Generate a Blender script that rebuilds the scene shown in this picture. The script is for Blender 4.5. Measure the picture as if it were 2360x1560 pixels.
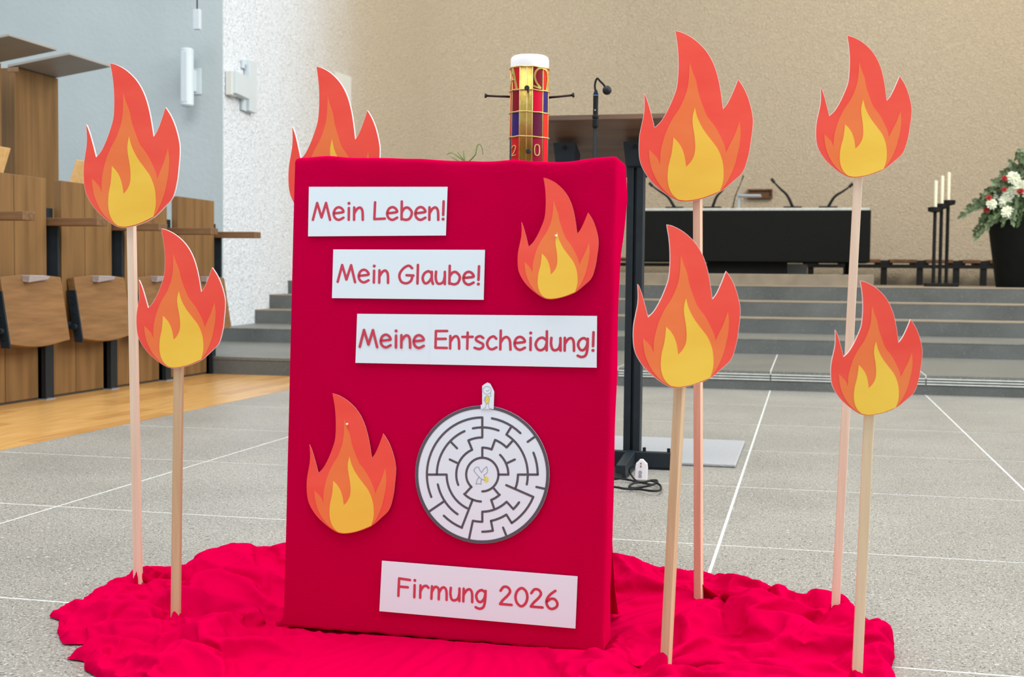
import bpy, bmesh, math, random
from mathutils import Vector, Matrix, noise
from math import radians as R, sin, cos, pi
random.seed(7)
for o in list(bpy.data.objects): bpy.data.objects.remove(o)
S = bpy.context.scene; COL = S.collection

# ------------------------------------------------------------------ camera
W, H, F, CAMH = 2360, 1560, 2872.0, 0.66
YAW, PITCH, ROLL = R(13.27), R(2.788), R(0.58)
_f = Vector((-sin(YAW)*cos(PITCH), cos(YAW)*cos(PITCH), -sin(PITCH)))
_r0 = Vector((cos(YAW), sin(YAW), 0)); _u0 = _r0.cross(_f)
_r = cos(ROLL)*_r0 + sin(ROLL)*_u0; _u = -sin(ROLL)*_r0 + cos(ROLL)*_u0
CAM = Vector((0, 0, CAMH))
cd = bpy.data.cameras.new('camera'); cam = bpy.data.objects.new('camera', cd); COL.objects.link(cam)
m = Matrix((_r, _u, -_f)).transposed().to_4x4(); m.translation = CAM; cam.matrix_world = m
cd.sensor_width = 36; cd.lens = 36*F/W; cd.clip_start = .05; cd.clip_end = 100
cd.dof.use_dof = True; cd.dof.focus_distance = 2.7; cd.dof.aperture_fstop = 9
S.camera = cam
# measuring helpers: a sight line through a photograph pixel met with a known plane of the room
def ray(x, y): return _f + (x-W/2)/F*_r - (y-H/2)/F*_u
def onz(x, y, z=0.): d = ray(x, y); return CAM + d*((z-CAMH)/d.z)
def ony(x, y, Y): d = ray(x, y); return CAM + d*(Y/d.y)
def pj(p): d = Vector(p)-CAM; z = d.dot(_f); return W/2+F*d.dot(_r)/z, H/2-F*d.dot(_u)/z
def onx(x, y, X): d = ray(x, y); return CAM + d*(X/d.x)

# ------------------------------------------------------------------ light
S.view_settings.view_transform = 'Standard'; S.view_settings.look = 'None'
S.view_settings.exposure = 0.0; S.view_settings.gamma = 1.0; S.view_settings.use_curve_mapping = False
wd = bpy.data.worlds.new('daylight'); S.world = wd; wd.use_nodes = True
bg = wd.node_tree.nodes['Background']; bg.inputs[0].default_value = (.85, .955, 1.02, 1); bg.inputs[1].default_value = 0.90
def area(name, loc, target, sx, sy, power, color):
    l = bpy.data.lights.new(name, 'AREA'); l.shape = 'RECTANGLE'; l.size = sx; l.size_y = sy; l.energy = power; l.color = color
    o = bpy.data.objects.new(name, l); COL.objects.link(o); o.location = loc
    o.rotation_euler = (Vector(target)-Vector(loc)).to_track_quat('-Z', 'Y').to_euler(); return o
area('window_light', (8.5, 4.5, 5.5), (-3, 5.5, .8), 9, 4, 1050, (.95, .98, 1.0))      # tall nave windows on the right
area('sky_light', (-1.7, 1.6, 7.5), (-1.7, 1.9, 0), 6, 6, 640, (1.0, .99, .97))          # roof lights over the crossing
area('apse_lamp', (4.6, 11.2, 7.2), (-2.2, 17.6, 1.2), 4, 2, 520, (1.0, .92, .80))     # warm lamps over the chancel

# ------------------------------------------------------------------ materials
def lin(c):
    c /= 255.; return c/12.92 if c <= .04045 else ((c+.055)/1.055)**2.4
def rgb(r, g, b, k=1.): return (min(lin(r)*k, 1), min(lin(g)*k, 1), min(lin(b)*k, 1), 1)
MATS = {}
def mat(name, c1, rough=.6, c2=None, scale=8., stretch=(1, 1, 1), detail=5., bump=0., bscale=None, metal=0., spec=.4, sheen=0., lo=.35, hi=.65, trans=0., coat=0.):
    m = bpy.data.materials.new(name); m.use_nodes = True; nt = m.node_tree; p = nt.nodes['Principled BSDF']
    p.inputs['Base Color'].default_value = c1; p.inputs['Roughness'].default_value = rough
    p.inputs['Metallic'].default_value = metal; p.inputs['Specular IOR Level'].default_value = spec
    if sheen: p.inputs['Sheen Weight'].default_value = sheen
    if coat: p.inputs['Coat Weight'].default_value = coat
    if trans: p.inputs['Subsurface Weight'].default_value = trans; p.inputs['Subsurface Radius'].default_value = (.03, .02, .01)
    tc = nt.nodes.new('ShaderNodeTexCoord'); mp = nt.nodes.new('ShaderNodeMapping'); mp.inputs['Scale'].default_value = stretch
    nt.links.new(tc.outputs['Object'], mp.inputs['Vector'])
    nz = nt.nodes.new('ShaderNodeTexNoise'); nz.inputs['Scale'].default_value = scale; nz.inputs['Detail'].default_value = detail
    nt.links.new(mp.outputs[0], nz.inputs['Vector'])
    if c2:
        cr = nt.nodes.new('ShaderNodeValToRGB'); cr.color_ramp.elements[0].position = lo; cr.color_ramp.elements[1].position = hi
        cr.color_ramp.elements[0].color = c1; cr.color_ramp.elements[1].color = c2
        nt.links.new(nz.outputs['Fac'], cr.inputs[0]); nt.links.new(cr.outputs[0], p.inputs['Base Color'])
    if bump:
        b = nt.nodes.new('ShaderNodeBump'); b.inputs['Strength'].default_value = bump; b.inputs['Distance'].default_value = .01
        n2 = nz
        if bscale:
            n2 = nt.nodes.new('ShaderNodeTexNoise'); n2.inputs['Scale'].default_value = bscale; n2.inputs['Detail'].default_value = 6
            nt.links.new(mp.outputs[0], n2.inputs['Vector'])
        nt.links.new(n2.outputs['Fac'], b.inputs['Height']); nt.links.new(b.outputs[0], p.inputs['Normal'])
    MATS[name] = m; return m
def stone(name, base, k_lo=.86, k_hi=1.1, fleck=1., rough=.42, bump=.15):
    """ground concrete with light and dark aggregate"""
    m = bpy.data.materials.new(name); m.use_nodes = True; nt = m.node_tree; N = nt.nodes.new; L = nt.links.new; p = nt.nodes['Principled BSDF']
    p.inputs['Roughness'].default_value = rough; p.inputs['Specular IOR Level'].default_value = .45
    tc = N('ShaderNodeTexCoord'); big = N('ShaderNodeTexNoise'); big.inputs['Scale'].default_value = 2.2; big.inputs['Detail'].default_value = 6
    L(tc.outputs['Object'], big.inputs['Vector'])
    cr = N('ShaderNodeValToRGB'); cr.color_ramp.elements[0].position = .3; cr.color_ramp.elements[1].position = .7
    cr.color_ramp.elements[0].color = tuple(x*k_lo for x in base[:3])+(1,); cr.color_ramp.elements[1].color = tuple(min(1, x*k_hi) for x in base[:3])+(1,)
    L(big.outputs['Fac'], cr.inputs[0]); cur = cr.outputs[0]
    hgt = None
    for sc, thr, colr, f in ((150, .62, (.07, .07, .065, 1), .6*fleck), (95, .66, (.20, .16, .12, 1), .6*fleck), (210, .64, (.62, .62, .58, 1), .6*fleck), (70, .70, (.60, .59, .55, 1), .45*fleck), (60, .69, (.09, .09, .085, 1), .55*fleck), (26, .66, (.34, .32, .28, 1), .35*fleck)):
        n = N('ShaderNodeTexNoise'); n.inputs['Scale'].default_value = sc; n.inputs['Detail'].default_value = 1.5
        mp = N('ShaderNodeMapping'); mp.inputs['Location'].default_value = (sc*.37, sc*.11, 0); L(tc.outputs['Object'], mp.inputs[0]); L(mp.outputs[0], n.inputs['Vector'])
        r = N('ShaderNodeValToRGB'); r.color_ramp.elements[0].position = thr-.03; r.color_ramp.elements[1].position = thr+.03
        r.color_ramp.elements[1].color = (f, f, f, 1); r.color_ramp.elements[0].color = (0, 0, 0, 1); L(n.outputs['Fac'], r.inputs[0])
        mx = N('ShaderNodeMixRGB'); L(r.outputs[0], mx.inputs[0]); L(cur, mx.inputs[1]); mx.inputs[2].default_value = colr; cur = mx.outputs[0]
        if sc == 150: hgt = n
    L(cur, p.inputs['Base Color'])
    b = N('ShaderNodeBump'); b.inputs['Strength'].default_value = bump; b.inputs['Distance'].default_value = .003; L(hgt.outputs['Fac'], b.inputs['Height']); L(b.outputs[0], p.inputs['Normal'])
    MATS[name] = m; return m
def plaster(name):
    """rough-cast plaster; daylight white fading to lamplit tan, painted into its colour"""
    m = bpy.data.materials.new(name); m.use_nodes = True; nt = m.node_tree; N = nt.nodes.new; L = nt.links.new; p = nt.nodes['Principled BSDF']
    p.inputs['Roughness'].default_value = .9; p.inputs['Specular IOR Level'].default_value = .15
    tc = N('ShaderNodeTexCoord')
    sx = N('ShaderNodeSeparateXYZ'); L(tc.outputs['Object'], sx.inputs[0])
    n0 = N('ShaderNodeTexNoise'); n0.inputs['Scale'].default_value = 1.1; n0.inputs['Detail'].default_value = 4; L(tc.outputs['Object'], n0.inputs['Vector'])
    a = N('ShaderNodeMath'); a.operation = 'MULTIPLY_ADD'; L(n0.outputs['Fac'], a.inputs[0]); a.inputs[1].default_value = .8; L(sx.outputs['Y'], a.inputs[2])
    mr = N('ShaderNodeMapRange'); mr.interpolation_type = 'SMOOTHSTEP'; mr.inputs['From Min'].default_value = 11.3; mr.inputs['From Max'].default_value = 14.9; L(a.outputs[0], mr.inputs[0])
    mx = N('ShaderNodeMixRGB'); L(mr.outputs[0], mx.inputs[0]); mx.inputs[1].default_value = rgb(238, 242, 246); mx.inputs[2].default_value = rgb(203, 187, 162)  # change from cool daylight to warm lamplight, painted as a colour blend
    v = N('ShaderNodeTexNoise'); v.inputs['Scale'].default_value = 34; v.inputs['Detail'].default_value = 3; v.inputs['Roughness'].default_value = .6; v.inputs['Distortion'].default_value = 1.2
    L(tc.outputs['Object'], v.inputs['Vector'])
    pits = N('ShaderNodeValToRGB'); pits.color_ramp.elements[0].position = .35; pits.color_ramp.elements[1].position = .45
    pits.color_ramp.elements[0].color = (.64, .66, .68, 1); pits.color_ramp.elements[1].color = (1, 1, 1, 1); L(v.outputs['Fac'], pits.inputs[0])
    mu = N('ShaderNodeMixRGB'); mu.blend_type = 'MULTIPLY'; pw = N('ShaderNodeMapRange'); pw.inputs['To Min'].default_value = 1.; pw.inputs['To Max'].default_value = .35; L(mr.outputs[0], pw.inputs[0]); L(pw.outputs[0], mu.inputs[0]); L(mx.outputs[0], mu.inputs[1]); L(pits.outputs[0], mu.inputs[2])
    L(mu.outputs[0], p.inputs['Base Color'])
    b = N('ShaderNodeBump'); b.inputs['Strength'].default_value = .8; b.inputs['Distance'].default_value = .04; L(v.outputs['Fac'], b.inputs['Height']); L(b.outputs[0], p.inputs['Normal'])
    MATS[name] = m; return m
def wood(name, c1, c2, scale=3., stretch=(30, 30, 2.2), rough=.5, bump=.08, lo=.35, hi=.68):
    return mat(name, c1, rough, c2, scale, stretch, 6, bump, None, 0, .35, lo=lo, hi=hi)

RED = rgb(214, 6, 44)
mat('cloth', rgb(191, 0, 58), .9, rgb(196, 0, 62), 5, bump=.2, bscale=420, spec=0.)
stone('slab_stone', rgb(145, 140, 131), fleck=1.45); stone('landing_stone', rgb(110, 109, 102), fleck=.5)
stone('riser_stone', rgb(96, 98, 95), .72, 1.15, .18, .8, .1)
mat('grout', rgb(205, 205, 198), .8, rgb(190, 190, 184), 30, bump=.1)
mat('tread_tan', rgb(148, 134, 115), .7, rgb(134, 122, 105), 6, spec=.2)
wood('parquet', rgb(196, 146, 82), rgb(214, 168, 104), 2.2, (26, 1.6, 10), .28, .03)
wood('parquet_dark', rgb(180, 128, 68), rgb(204, 154, 92), 2.2, (26, 1.6, 10), .28, .03)
mat('joint_dark', rgb(60, 50, 40), .8)
wood('oak', rgb(106, 76, 42), rgb(136, 101, 60), 2.2, (7, 7, .55), .5, .1, .3, .72)
wood('oak_cross', rgb(112, 80, 46), rgb(138, 100, 62), 3.4, (8, 1.3, 12), .5, .12, .3, .72)
wood('oak_arm', rgb(98, 70, 44), rgb(128, 96, 66), 2.6, (1.2, 14, 14), .5, .08)
wood('oak_end', rgb(120, 92, 64), rgb(146, 116, 88), 6, (20, 20, 20), .6, .08)
wood('walnut', rgb(80, 56, 40), rgb(104, 76, 55), 2.4, (1.1, 10, 10), .5, .06)
wood('pine', rgb(216, 190, 154), rgb(230, 208, 174), 3., (34, 34, 1.6), .6, .05)
wood('pine_pink', rgb(224, 198, 172), rgb(236, 214, 190), 3., (34, 34, 1.6), .6, .05)
wood('pine_red', rgb(214, 172, 142), rgb(226, 190, 162), 3., (34, 34, 1.6), .6, .05)
wood('pine_tan', rgb(192, 160, 122), rgb(210, 180, 142), 3., (34, 34, 1.6), .6, .05)
wood('light_wood', rgb(212, 166, 104), rgb(226, 184, 124), 3, (3, 12, 12), .5, .04)
mat('steel_black', rgb(26, 33, 38), .5, spec=.3, c2=rgb(31, 39, 45), scale=20)
mat('black_paint', rgb(20, 20, 20), .6, rgb(25, 25, 24), 12, spec=.2)
mat('black_cloth', rgb(27, 28, 27), .9, rgb(32, 32, 31), 60, spec=.06, bump=.1)
mat('planter_black', rgb(18, 20, 20), .6, rgb(22, 24, 24), 10, spec=.15)
mat('rubber', rgb(20, 20, 22), .7, spec=.3)
mat('foam', rgb(14, 15, 17), .55, bump=.3, bscale=300, spec=.4)
mat('blue_ring', rgb(60, 120, 190), .4)
mat('canopy', rgb(150, 146, 140), .5, rgb(158, 153, 146), 5)
mat('grey_wall', rgb(176, 184, 185), .9, rgb(184, 192, 193), 1.6, bump=.35, bscale=26, spec=.15, lo=.3, hi=.7)
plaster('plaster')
mat('white_metal', rgb(200, 208, 211), .45, rgb(204, 212, 215), 4, spec=.3)
mat('panel_white', rgb(212, 211, 203), .6, rgb(206, 204, 195), 3)
mat('silver', rgb(190, 186, 192), .35, rgb(172, 166, 172), 14, stretch=(1, 1, 12), metal=.35)
mat('grey_metal', rgb(176, 182, 190), .35, metal=.6)
mat('paper', rgb(228, 240, 246), .75, rgb(225, 237, 244), 3, spec=.25, bump=.03, bscale=8)
mat('ink', rgb(205, 62, 84), .7, rgb(196, 54, 76), 9)
mat('maze_ink', rgb(86, 80, 88), .7, rgb(92, 86, 94), 9)
mat('pencil', rgb(160, 158, 172), .8)
mat('yellow_pencil', rgb(226, 214, 70), .8, rgb(236, 228, 110), 90)
mat('flame_red', rgb(244, 88, 70), .65, rgb(240, 76, 62), 5, (1, 1, 3), bump=.05, bscale=6, spec=.3)
mat('flame_orange', rgb(240, 126, 68), .65, rgb(238, 116, 62), 5, (1, 1, 3), spec=.3)
mat('flame_yellow', rgb(244, 200, 74), .65, rgb(240, 190, 66), 5, (1, 1, 3), spec=.3)
mat('foam_board', rgb(240, 238, 236), .7)
mat('wax', rgb(244, 246, 246), .4, trans=.25)
mat('wax_cream', rgb(236, 228, 200), .5, trans=.2)
mat('gold', rgb(196, 172, 92), .42, rgb(176, 148, 66), 40, metal=.6, bump=.1, bscale=90)
mat('gold_light', rgb(218, 192, 128), .4, rgb(204, 174, 100), 80, metal=.5)
for n, c in dict(w_red=(214, 30, 38), w_dark=(140, 18, 38), w_crim=(228, 8, 56), w_purple=(58, 36, 116), w_plum=(108, 26, 62), w_oran=(250, 48, 14), w_wine=(172, 20, 56), w_hot=(244, 6, 34), w_navy=(40, 40, 90)).items():
    mat(n, rgb(*[v*.93 for v in c]), .5, spec=.12)
mat('nail', rgb(58, 46, 44), .45, metal=.5); mat('nail_head', rgb(34, 36, 40), .4)
mat('mat_pile', rgb(176, 174, 173), .95, rgb(166, 166, 168), 160, bump=.5, bscale=260, spec=.05)
mat('strip_white', rgb(214, 206, 208), .45); mat('strip_dot', rgb(120, 70, 66), .5)
mat('leaf', rgb(62, 84, 48), .6, rgb(92, 112, 70), 14); mat('leaf_grey', rgb(112, 128, 98), .6, rgb(86, 104, 70), 14)
mat('blade', rgb(126, 148, 88), .6); mat('soil', rgb(50, 40, 32), .9)
mat('petal_white', rgb(238, 238, 220), .6, rgb(220, 226, 196), 40); mat('petal_red', rgb(168, 40, 32), .6, rgb(140, 26, 26), 40)
mat('niche', rgb(110, 72, 40), .6, rgb(84, 54, 30), 6)
mat('terracotta', rgb(120, 84, 62), .7)

# ------------------------------------------------------------------ mesh helpers
class G:
    def __init__(s): s.v = []; s.f = []
    def add(s, v, f):
        b = len(s.v); s.v += [Vector(p) for p in v]; s.f += [tuple(i+b for i in q) for q in f]; return s
    def box(s, x0, x1, y0, y1, z0, z1):
        return s.add([(x0, y0, z0), (x1, y0, z0), (x1, y1, z0), (x0, y1, z0), (x0, y0, z1), (x1, y0, z1), (x1, y1, z1), (x0, y1, z1)],
                     [(0, 3, 2, 1), (4, 5, 6, 7), (0, 1, 5, 4), (1, 2, 6, 5), (2, 3, 7, 6), (3, 0, 4, 7)])
    def prism(s, pts, off):
        """closed polygon pts pushed along vector off"""
        n = len(pts); off = Vector(off); a = [Vector(p) for p in pts]
        return s.add(a+[p+off for p in a], [tuple(range(n))[::-1], tuple(range(n, 2*n))]+[(i, (i+1) % n, n+(i+1) % n, n+i) for i in range(n)])
    def tube(s, pts, r, n=10, caps=True):
        pts = [Vector(p) for p in pts]; rs = r if isinstance(r, (list, tuple)) else [r]*len(pts); rings = []; ref = None
        for i, p in enumerate(pts):
            t = (pts[min(i+1, len(pts)-1)]-pts[max(i-1, 0)]).normalized()
            if ref is None: ref = t.orthogonal().normalized()
            ref = (ref-t*ref.dot(t)).normalized(); b = t.cross(ref)
            rings.append([p+(ref*cos(2*pi*k/n)+b*sin(2*pi*k/n))*rs[i] for k in range(n)])
        v = [q for g in rings for q in g]; f = []
        for i in range(len(pts)-1):
            for k in range(n): f.append((i*n+k, i*n+(k+1) % n, (i+1)*n+(k+1) % n, (i+1)*n+k))
        if caps: f += [tuple(range(n))[::-1], tuple(range((len(pts)-1)*n, len(pts)*n))]
        return s.add(v, f)
    def bar(s, p0, p1, w, d, side=None):
        """square bar from p0 to p1"""
        p0, p1 = Vector(p0), Vector(p1); t = (p1-p0).normalized(); a = Vector(side) if side else t.orthogonal(); a = (a-t*a.dot(t)).normalized(); b = t.cross(a)
        q = [(-1, -1), (1, -1), (1, 1), (-1, 1)]
        v = [p+a*(i*w/2)+b*(j*d/2) for p in (p0, p1) for i, j in q]
        return s.add(v, [(0, 3, 2, 1), (4, 5, 6, 7), (0, 1, 5, 4), (1, 2, 6, 5), (2, 3, 7, 6), (3, 0, 4, 7)])
    def lathe(s, prof, c=(0, 0, 0), n=32):
        c = Vector(c); v = []; f = []
        for r, z in prof: v += [c+Vector((r*cos(2*pi*k/n), r*sin(2*pi*k/n), z)) for k in range(n)]
        for i in range(len(prof)-1):
            for k in range(n): f.append((i*n+k, i*n+(k+1) % n, (i+1)*n+(k+1) % n, (i+1)*n+k))
        f += [tuple(range(n))[::-1], tuple(range((len(prof)-1)*n, len(prof)*n))]
        return s.add(v, f)
    def ball(s, c, r, nu=14, nv=9, sc=(1, 1, 1)):
        return s.lathe_ball(c, r, nu, nv, sc)
    def lathe_ball(s, c, r, nu, nv, sc):
        c = Vector(c); v = []; f = []
        for j in range(1, nv):
            a = pi*j/nv
            v += [c+Vector((r*sc[0]*sin(a)*cos(2*pi*k/nu), r*sc[1]*sin(a)*sin(2*pi*k/nu), -r*sc[2]*cos(a))) for k in range(nu)]
        for j in range(nv-2):
            for k in range(nu): f.append((j*nu+k, j*nu+(k+1) % nu, (j+1)*nu+(k+1) % nu, (j+1)*nu+k))
        f += [tuple(range(nu))[::-1], tuple(range((nv-2)*nu, (nv-1)*nu))]
        return s.add(v, f)
def link(name, g, m, org=(0, 0, 0), parent=None, bevel=0, smooth=False, loc=None):
    me = bpy.data.meshes.new(name); org = Vector(org)
    me.from_pydata([tuple(p-org) for p in g.v], [], g.f); me.update()
    o = bpy.data.objects.new(name, me); COL.objects.link(o); me.materials.append(MATS[m])
    bm = bmesh.new(); bm.from_mesh(me); bmesh.ops.recalc_face_normals(bm, faces=bm.faces); bm.to_mesh(me); bm.free()
    if smooth:
        for q in me.polygons: q.use_smooth = True
    if bevel:
        b = o.modifiers.new('bevel', 'BEVEL'); b.width = bevel; b.segments = 2; b.limit_method = 'ANGLE'; b.angle_limit = R(50)
    if parent: o.parent = parent
    else: o.location = org
    return o
def tag(o, label, cat, group=None):
    o['label'] = label; o['category'] = cat
    if group: o['group'] = group
    return o
def struct(o, label=None):
    o['kind'] = 'structure'
    if label: o['label'] = label
    return o
class Thing:
    def __init__(s, name, loc, label=None, cat=None, group=None):
        s.loc = Vector(loc); s.root = bpy.data.objects.new(name, None); COL.objects.link(s.root); s.root.location = s.loc; s.root.empty_display_size = .05
        if label: tag(s.root, label, cat, group)
    def part(s, name, g, m, parent=None, **k): return link(name, g, m, s.loc, parent or s.root, **k)
def dup(o, parent=None):
    c = o.copy(); COL.objects.link(c)
    if parent: c.parent = parent
    for ch in list(o.children): dup(ch, c)
    return c
def catmull(pts, n=8, closed=False):
    P = [Vector(p) for p in pts]; out = []; N_ = len(P)
    for i in range(N_ if closed else N_-1):
        if closed: p0, p1, p2, p3 = P[i-1], P[i], P[(i+1) % N_], P[(i+2) % N_]
        else: p0, p1, p2, p3 = P[max(i-1, 0)], P[i], P[i+1], P[min(i+2, N_-1)]
        for k in range(n):
            t = k/n; out.append(.5*((2*p1)+(p2-p0)*t+(2*p0-5*p1+4*p2-p3)*t*t+(3*p1-p0-3*p2+p3)*t**3))
    if not closed: out.append(P[-1])
    return out
def ribbon(pts, w, cap=5, closed=False):
    """flat stroke of width w along 2-D points -> (verts2d, faces)"""
    P = [Vector((p[0], p[1])) for p in pts]; n = len(P); L_, R_ = [], []
    for i, p in enumerate(P):
        if closed: a, b = P[i-1], P[(i+1) % n]
        else: a, b = P[max(i-1, 0)], P[min(i+1, n-1)]
        d0 = (p-a); d1 = (b-p); d0 = d0.normalized() if d0.length > 1e-9 else d1.normalized(); d1 = d1.normalized() if d1.length > 1e-9 else d0
        t = (d0+d1); t = t.normalized() if t.length > 1e-6 else d0; nrm = Vector((-t.y, t.x)); k = max(.45, nrm.dot(Vector((-d0.y, d0.x))))
        L_.append(p+nrm*(w/2/k)); R_.append(p-nrm*(w/2/k))
    v = L_+R_; f = [(i, i+1, n+i+1, n+i) for i in range(n-1)]
    if closed: f.append((n-1, 0, n, 2*n-1))
    elif cap:
        for idx, s in ((0, -1), (n-1, 1)):
            t = (P[1]-P[0]).normalized() if idx == 0 else (P[-1]-P[-2]).normalized()
            nr = Vector((-t.y, t.x)); arc = [P[idx]+(nr*cos(a)+t*s*sin(a))*(w/2) for a in [pi*j/cap for j in range(1, cap)]]
            b = len(v); v += arc; f.append((idx, *range(b, b+len(arc)), n+idx))
    return v, f

# ------------------------------------------------------------------ the setting
GX = [-2.9, -2.055, -1.125, -.2, .69, 1.59, 2.5, 3.4]
GY = [-.5, .40, 1.30, 2.204, 3.116, 4.018, 4.895, 5.785, 6.70, 7.63]
JW = .0042
fl = bpy.data.objects.new('floor', None); COL.objects.link(fl); struct(fl, 'grey ground concrete slab floor with pale joints')
link('grout_bed', G().box(-2.9, 3.4, -.5, 7.63, -.06, -.0003), 'grout', parent=fl)
for i in range(len(GX)-1):
    for j in range(len(GY)-1):
        c = Vector(((GX[i]+GX[i+1])/2, (GY[j]+GY[j+1])/2, 0)); hx, hy = (GX[i+1]-GX[i])/2-JW, (GY[j+1]-GY[j])/2-JW
        if i == 0: hx += JW/2; c.x -= JW/2
        o = link('slab', G().box(c.x-hx, c.x+hx, c.y-hy, c.y+hy, -.04, random.uniform(0, .0003)), 'slab_stone', parent=fl)
fw = bpy.data.objects.new('floor_parquet', None); COL.objects.link(fw); struct(fw, 'honey coloured parquet strip in front of the choir stalls')
link('joint_bed', G().box(-7.2, -2.9, 2.0, 9.55, -.06, -.0015), 'joint_dark', parent=fw)
for k in range(24):
    x1 = -2.904-k*.092; y = 2.0-random.random()*.7
    while y < 7.62:
        l = random.choice((.5, .8, 1.1)); y0, y1 = max(y, 2.0), min(y+l, 7.63); y += l
        if y1-y0 < .03: continue
        link('plank', G().box(x1-.0912, x1, y0+.0006, y1-.0006, -.03, random.uniform(-.0003, .0004)), random.choice(('parquet', 'parquet', 'parquet_dark')), parent=fw)
# stairs to the chancel, measured riser by riser
ST = [(7.63, .0, .115), (9.42, .115, .227), (10.42, .227, .350), (10.88, .350, .481), (11.55, .481, .613)]
XL, XR = -7.0, 6.5
for k, (y, z0, z1) in enumerate(ST):
    yb = ST[k+1][0]+.05 if k < 4 else 19.5
    root = bpy.data.objects.new('stair_step' if k < 4 else 'floor_platform', None); COL.objects.link(root)
    struct(root, ['low first step with ribbed edge and slab landing', 'second concrete step', 'third concrete step', 'fourth concrete step', 'top step and chancel platform'][k])
    if k == 0:
        link('riser_block', G().box(XL, XR, y, yb, -.05, z1-.02), 'riser_stone', parent=root)
        link('joint_bed', G().box(XL, XR, y+.002, yb, z1-.03, z1-.002), 'grout', parent=root)
        xs = [-7., -5.7, -4.8, -3.9, -2.98, -2.055, -1.125, -.2, .69, 1.59, 2.5, 3.4, 4.3]
        for a, b in zip(xs, xs[1:]): link('slab', G().box(a+JW, b-JW, y, yb, z1-.025, z1), 'landing_stone', parent=root, bevel=.002)
        for a, b in zip(xs[6:], xs[7:]):
            for q in range(3):
                zt = z1-.017-q*.0155
                link('edge_rib', G().box(a+JW, b-JW, y-.006, y+.004, zt-.0075, zt), 'grout', parent=root)
    else:
        link('riser_block', G().box(XL, XR, y, yb, z0-.1, z1-.008), 'riser_stone', parent=root, bevel=.004)
        link('tread', G().box(XL, XR, y-.002, yb, z1-.010, z1), 'tread_tan' if k > 1 else 'landing_stone', parent=root, bevel=.002)
# predella under the altar
pr = link('altar_predella', G().box(-3.2, .62, 12.35, 17.0, .60, .722), 'tread_tan', bevel=.006); struct(pr, 'tan stone predella carrying the black altar')
# walls
WY = 9.55
struct(link('wall_grey', G().box(-9, -4.73, WY, WY+.012, 0, 8), 'grey_wall'), 'smooth pale grey wall behind the choir stalls')
path = [(-4.732, WY+.012), (-4.80, 10.1), (-4.90, 10.8), (-5.0, 11.4), (-5.08, 12.1), (-5.13, 12.9), (-5.14, 13.8), (-5.12, 14.8), (-5.05, 15.7)]
for k in range(1, 13):
    a = pi/2*k/12; path.append((-2.25-2.8*cos(a), 15.7+2.8*sin(a)))
def wallstrip(name, path, m, lab, z1=8, th=.3, side=1):
    """wall standing on a plan line; its face is the line itself, its thickness lies outside the room"""
    P = [Vector(p) for p in path]; n = len(P); Q = []
    for i in range(n):
        t = (P[min(i+1, n-1)]-P[max(i-1, 0)]).normalized(); Q.append(P[i]+Vector((-t.y, t.x))*th*side)
    Q[0] = P[0]+Vector((-th*side, 0))
    g = G()
    for p in P: g.v += [Vector((p.x, p.y, 0)), Vector((p.x, p.y, z1))]
    g.f += [(2*i, 2*i+2, 2*i+3, 2*i+1) for i in range(n-1)]
    b = len(g.v)
    for p in P+Q: g.v += [Vector((p.x, p.y, 0)), Vector((p.x, p.y, z1))]
    q = b+2*n; g.f += [(q+2*i, q+2*i+1, q+2*i+3, q+2*i+2) for i in range(n-1)]+[(b+2*i+1, b+2*i+3, q+2*i+3, q+2*i+1) for i in range(n-1)]
    g.f += [(b, b+1, q+1, q), (b+2*n-2, q+2*n-2, q+2*n-1, b+2*n-1)]
    o = link(name, g, m)
    for i, f in enumerate(o.data.polygons): f.use_smooth = i < n-1
    return struct(o, lab)
path2 = path+[(0, 18.5), (3, 18.5), (6, 18.5)]
wallstrip('wall_back', path2, 'plaster', 'rough plastered chancel wall curving from daylit white to lamplit tan')
wallstrip('wall_right', [(6.2, WY), (6.4, 12.5), (6.2, 16), (6, 18.5)], 'plaster', 'right wall of the chancel', side=-1)

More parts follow.
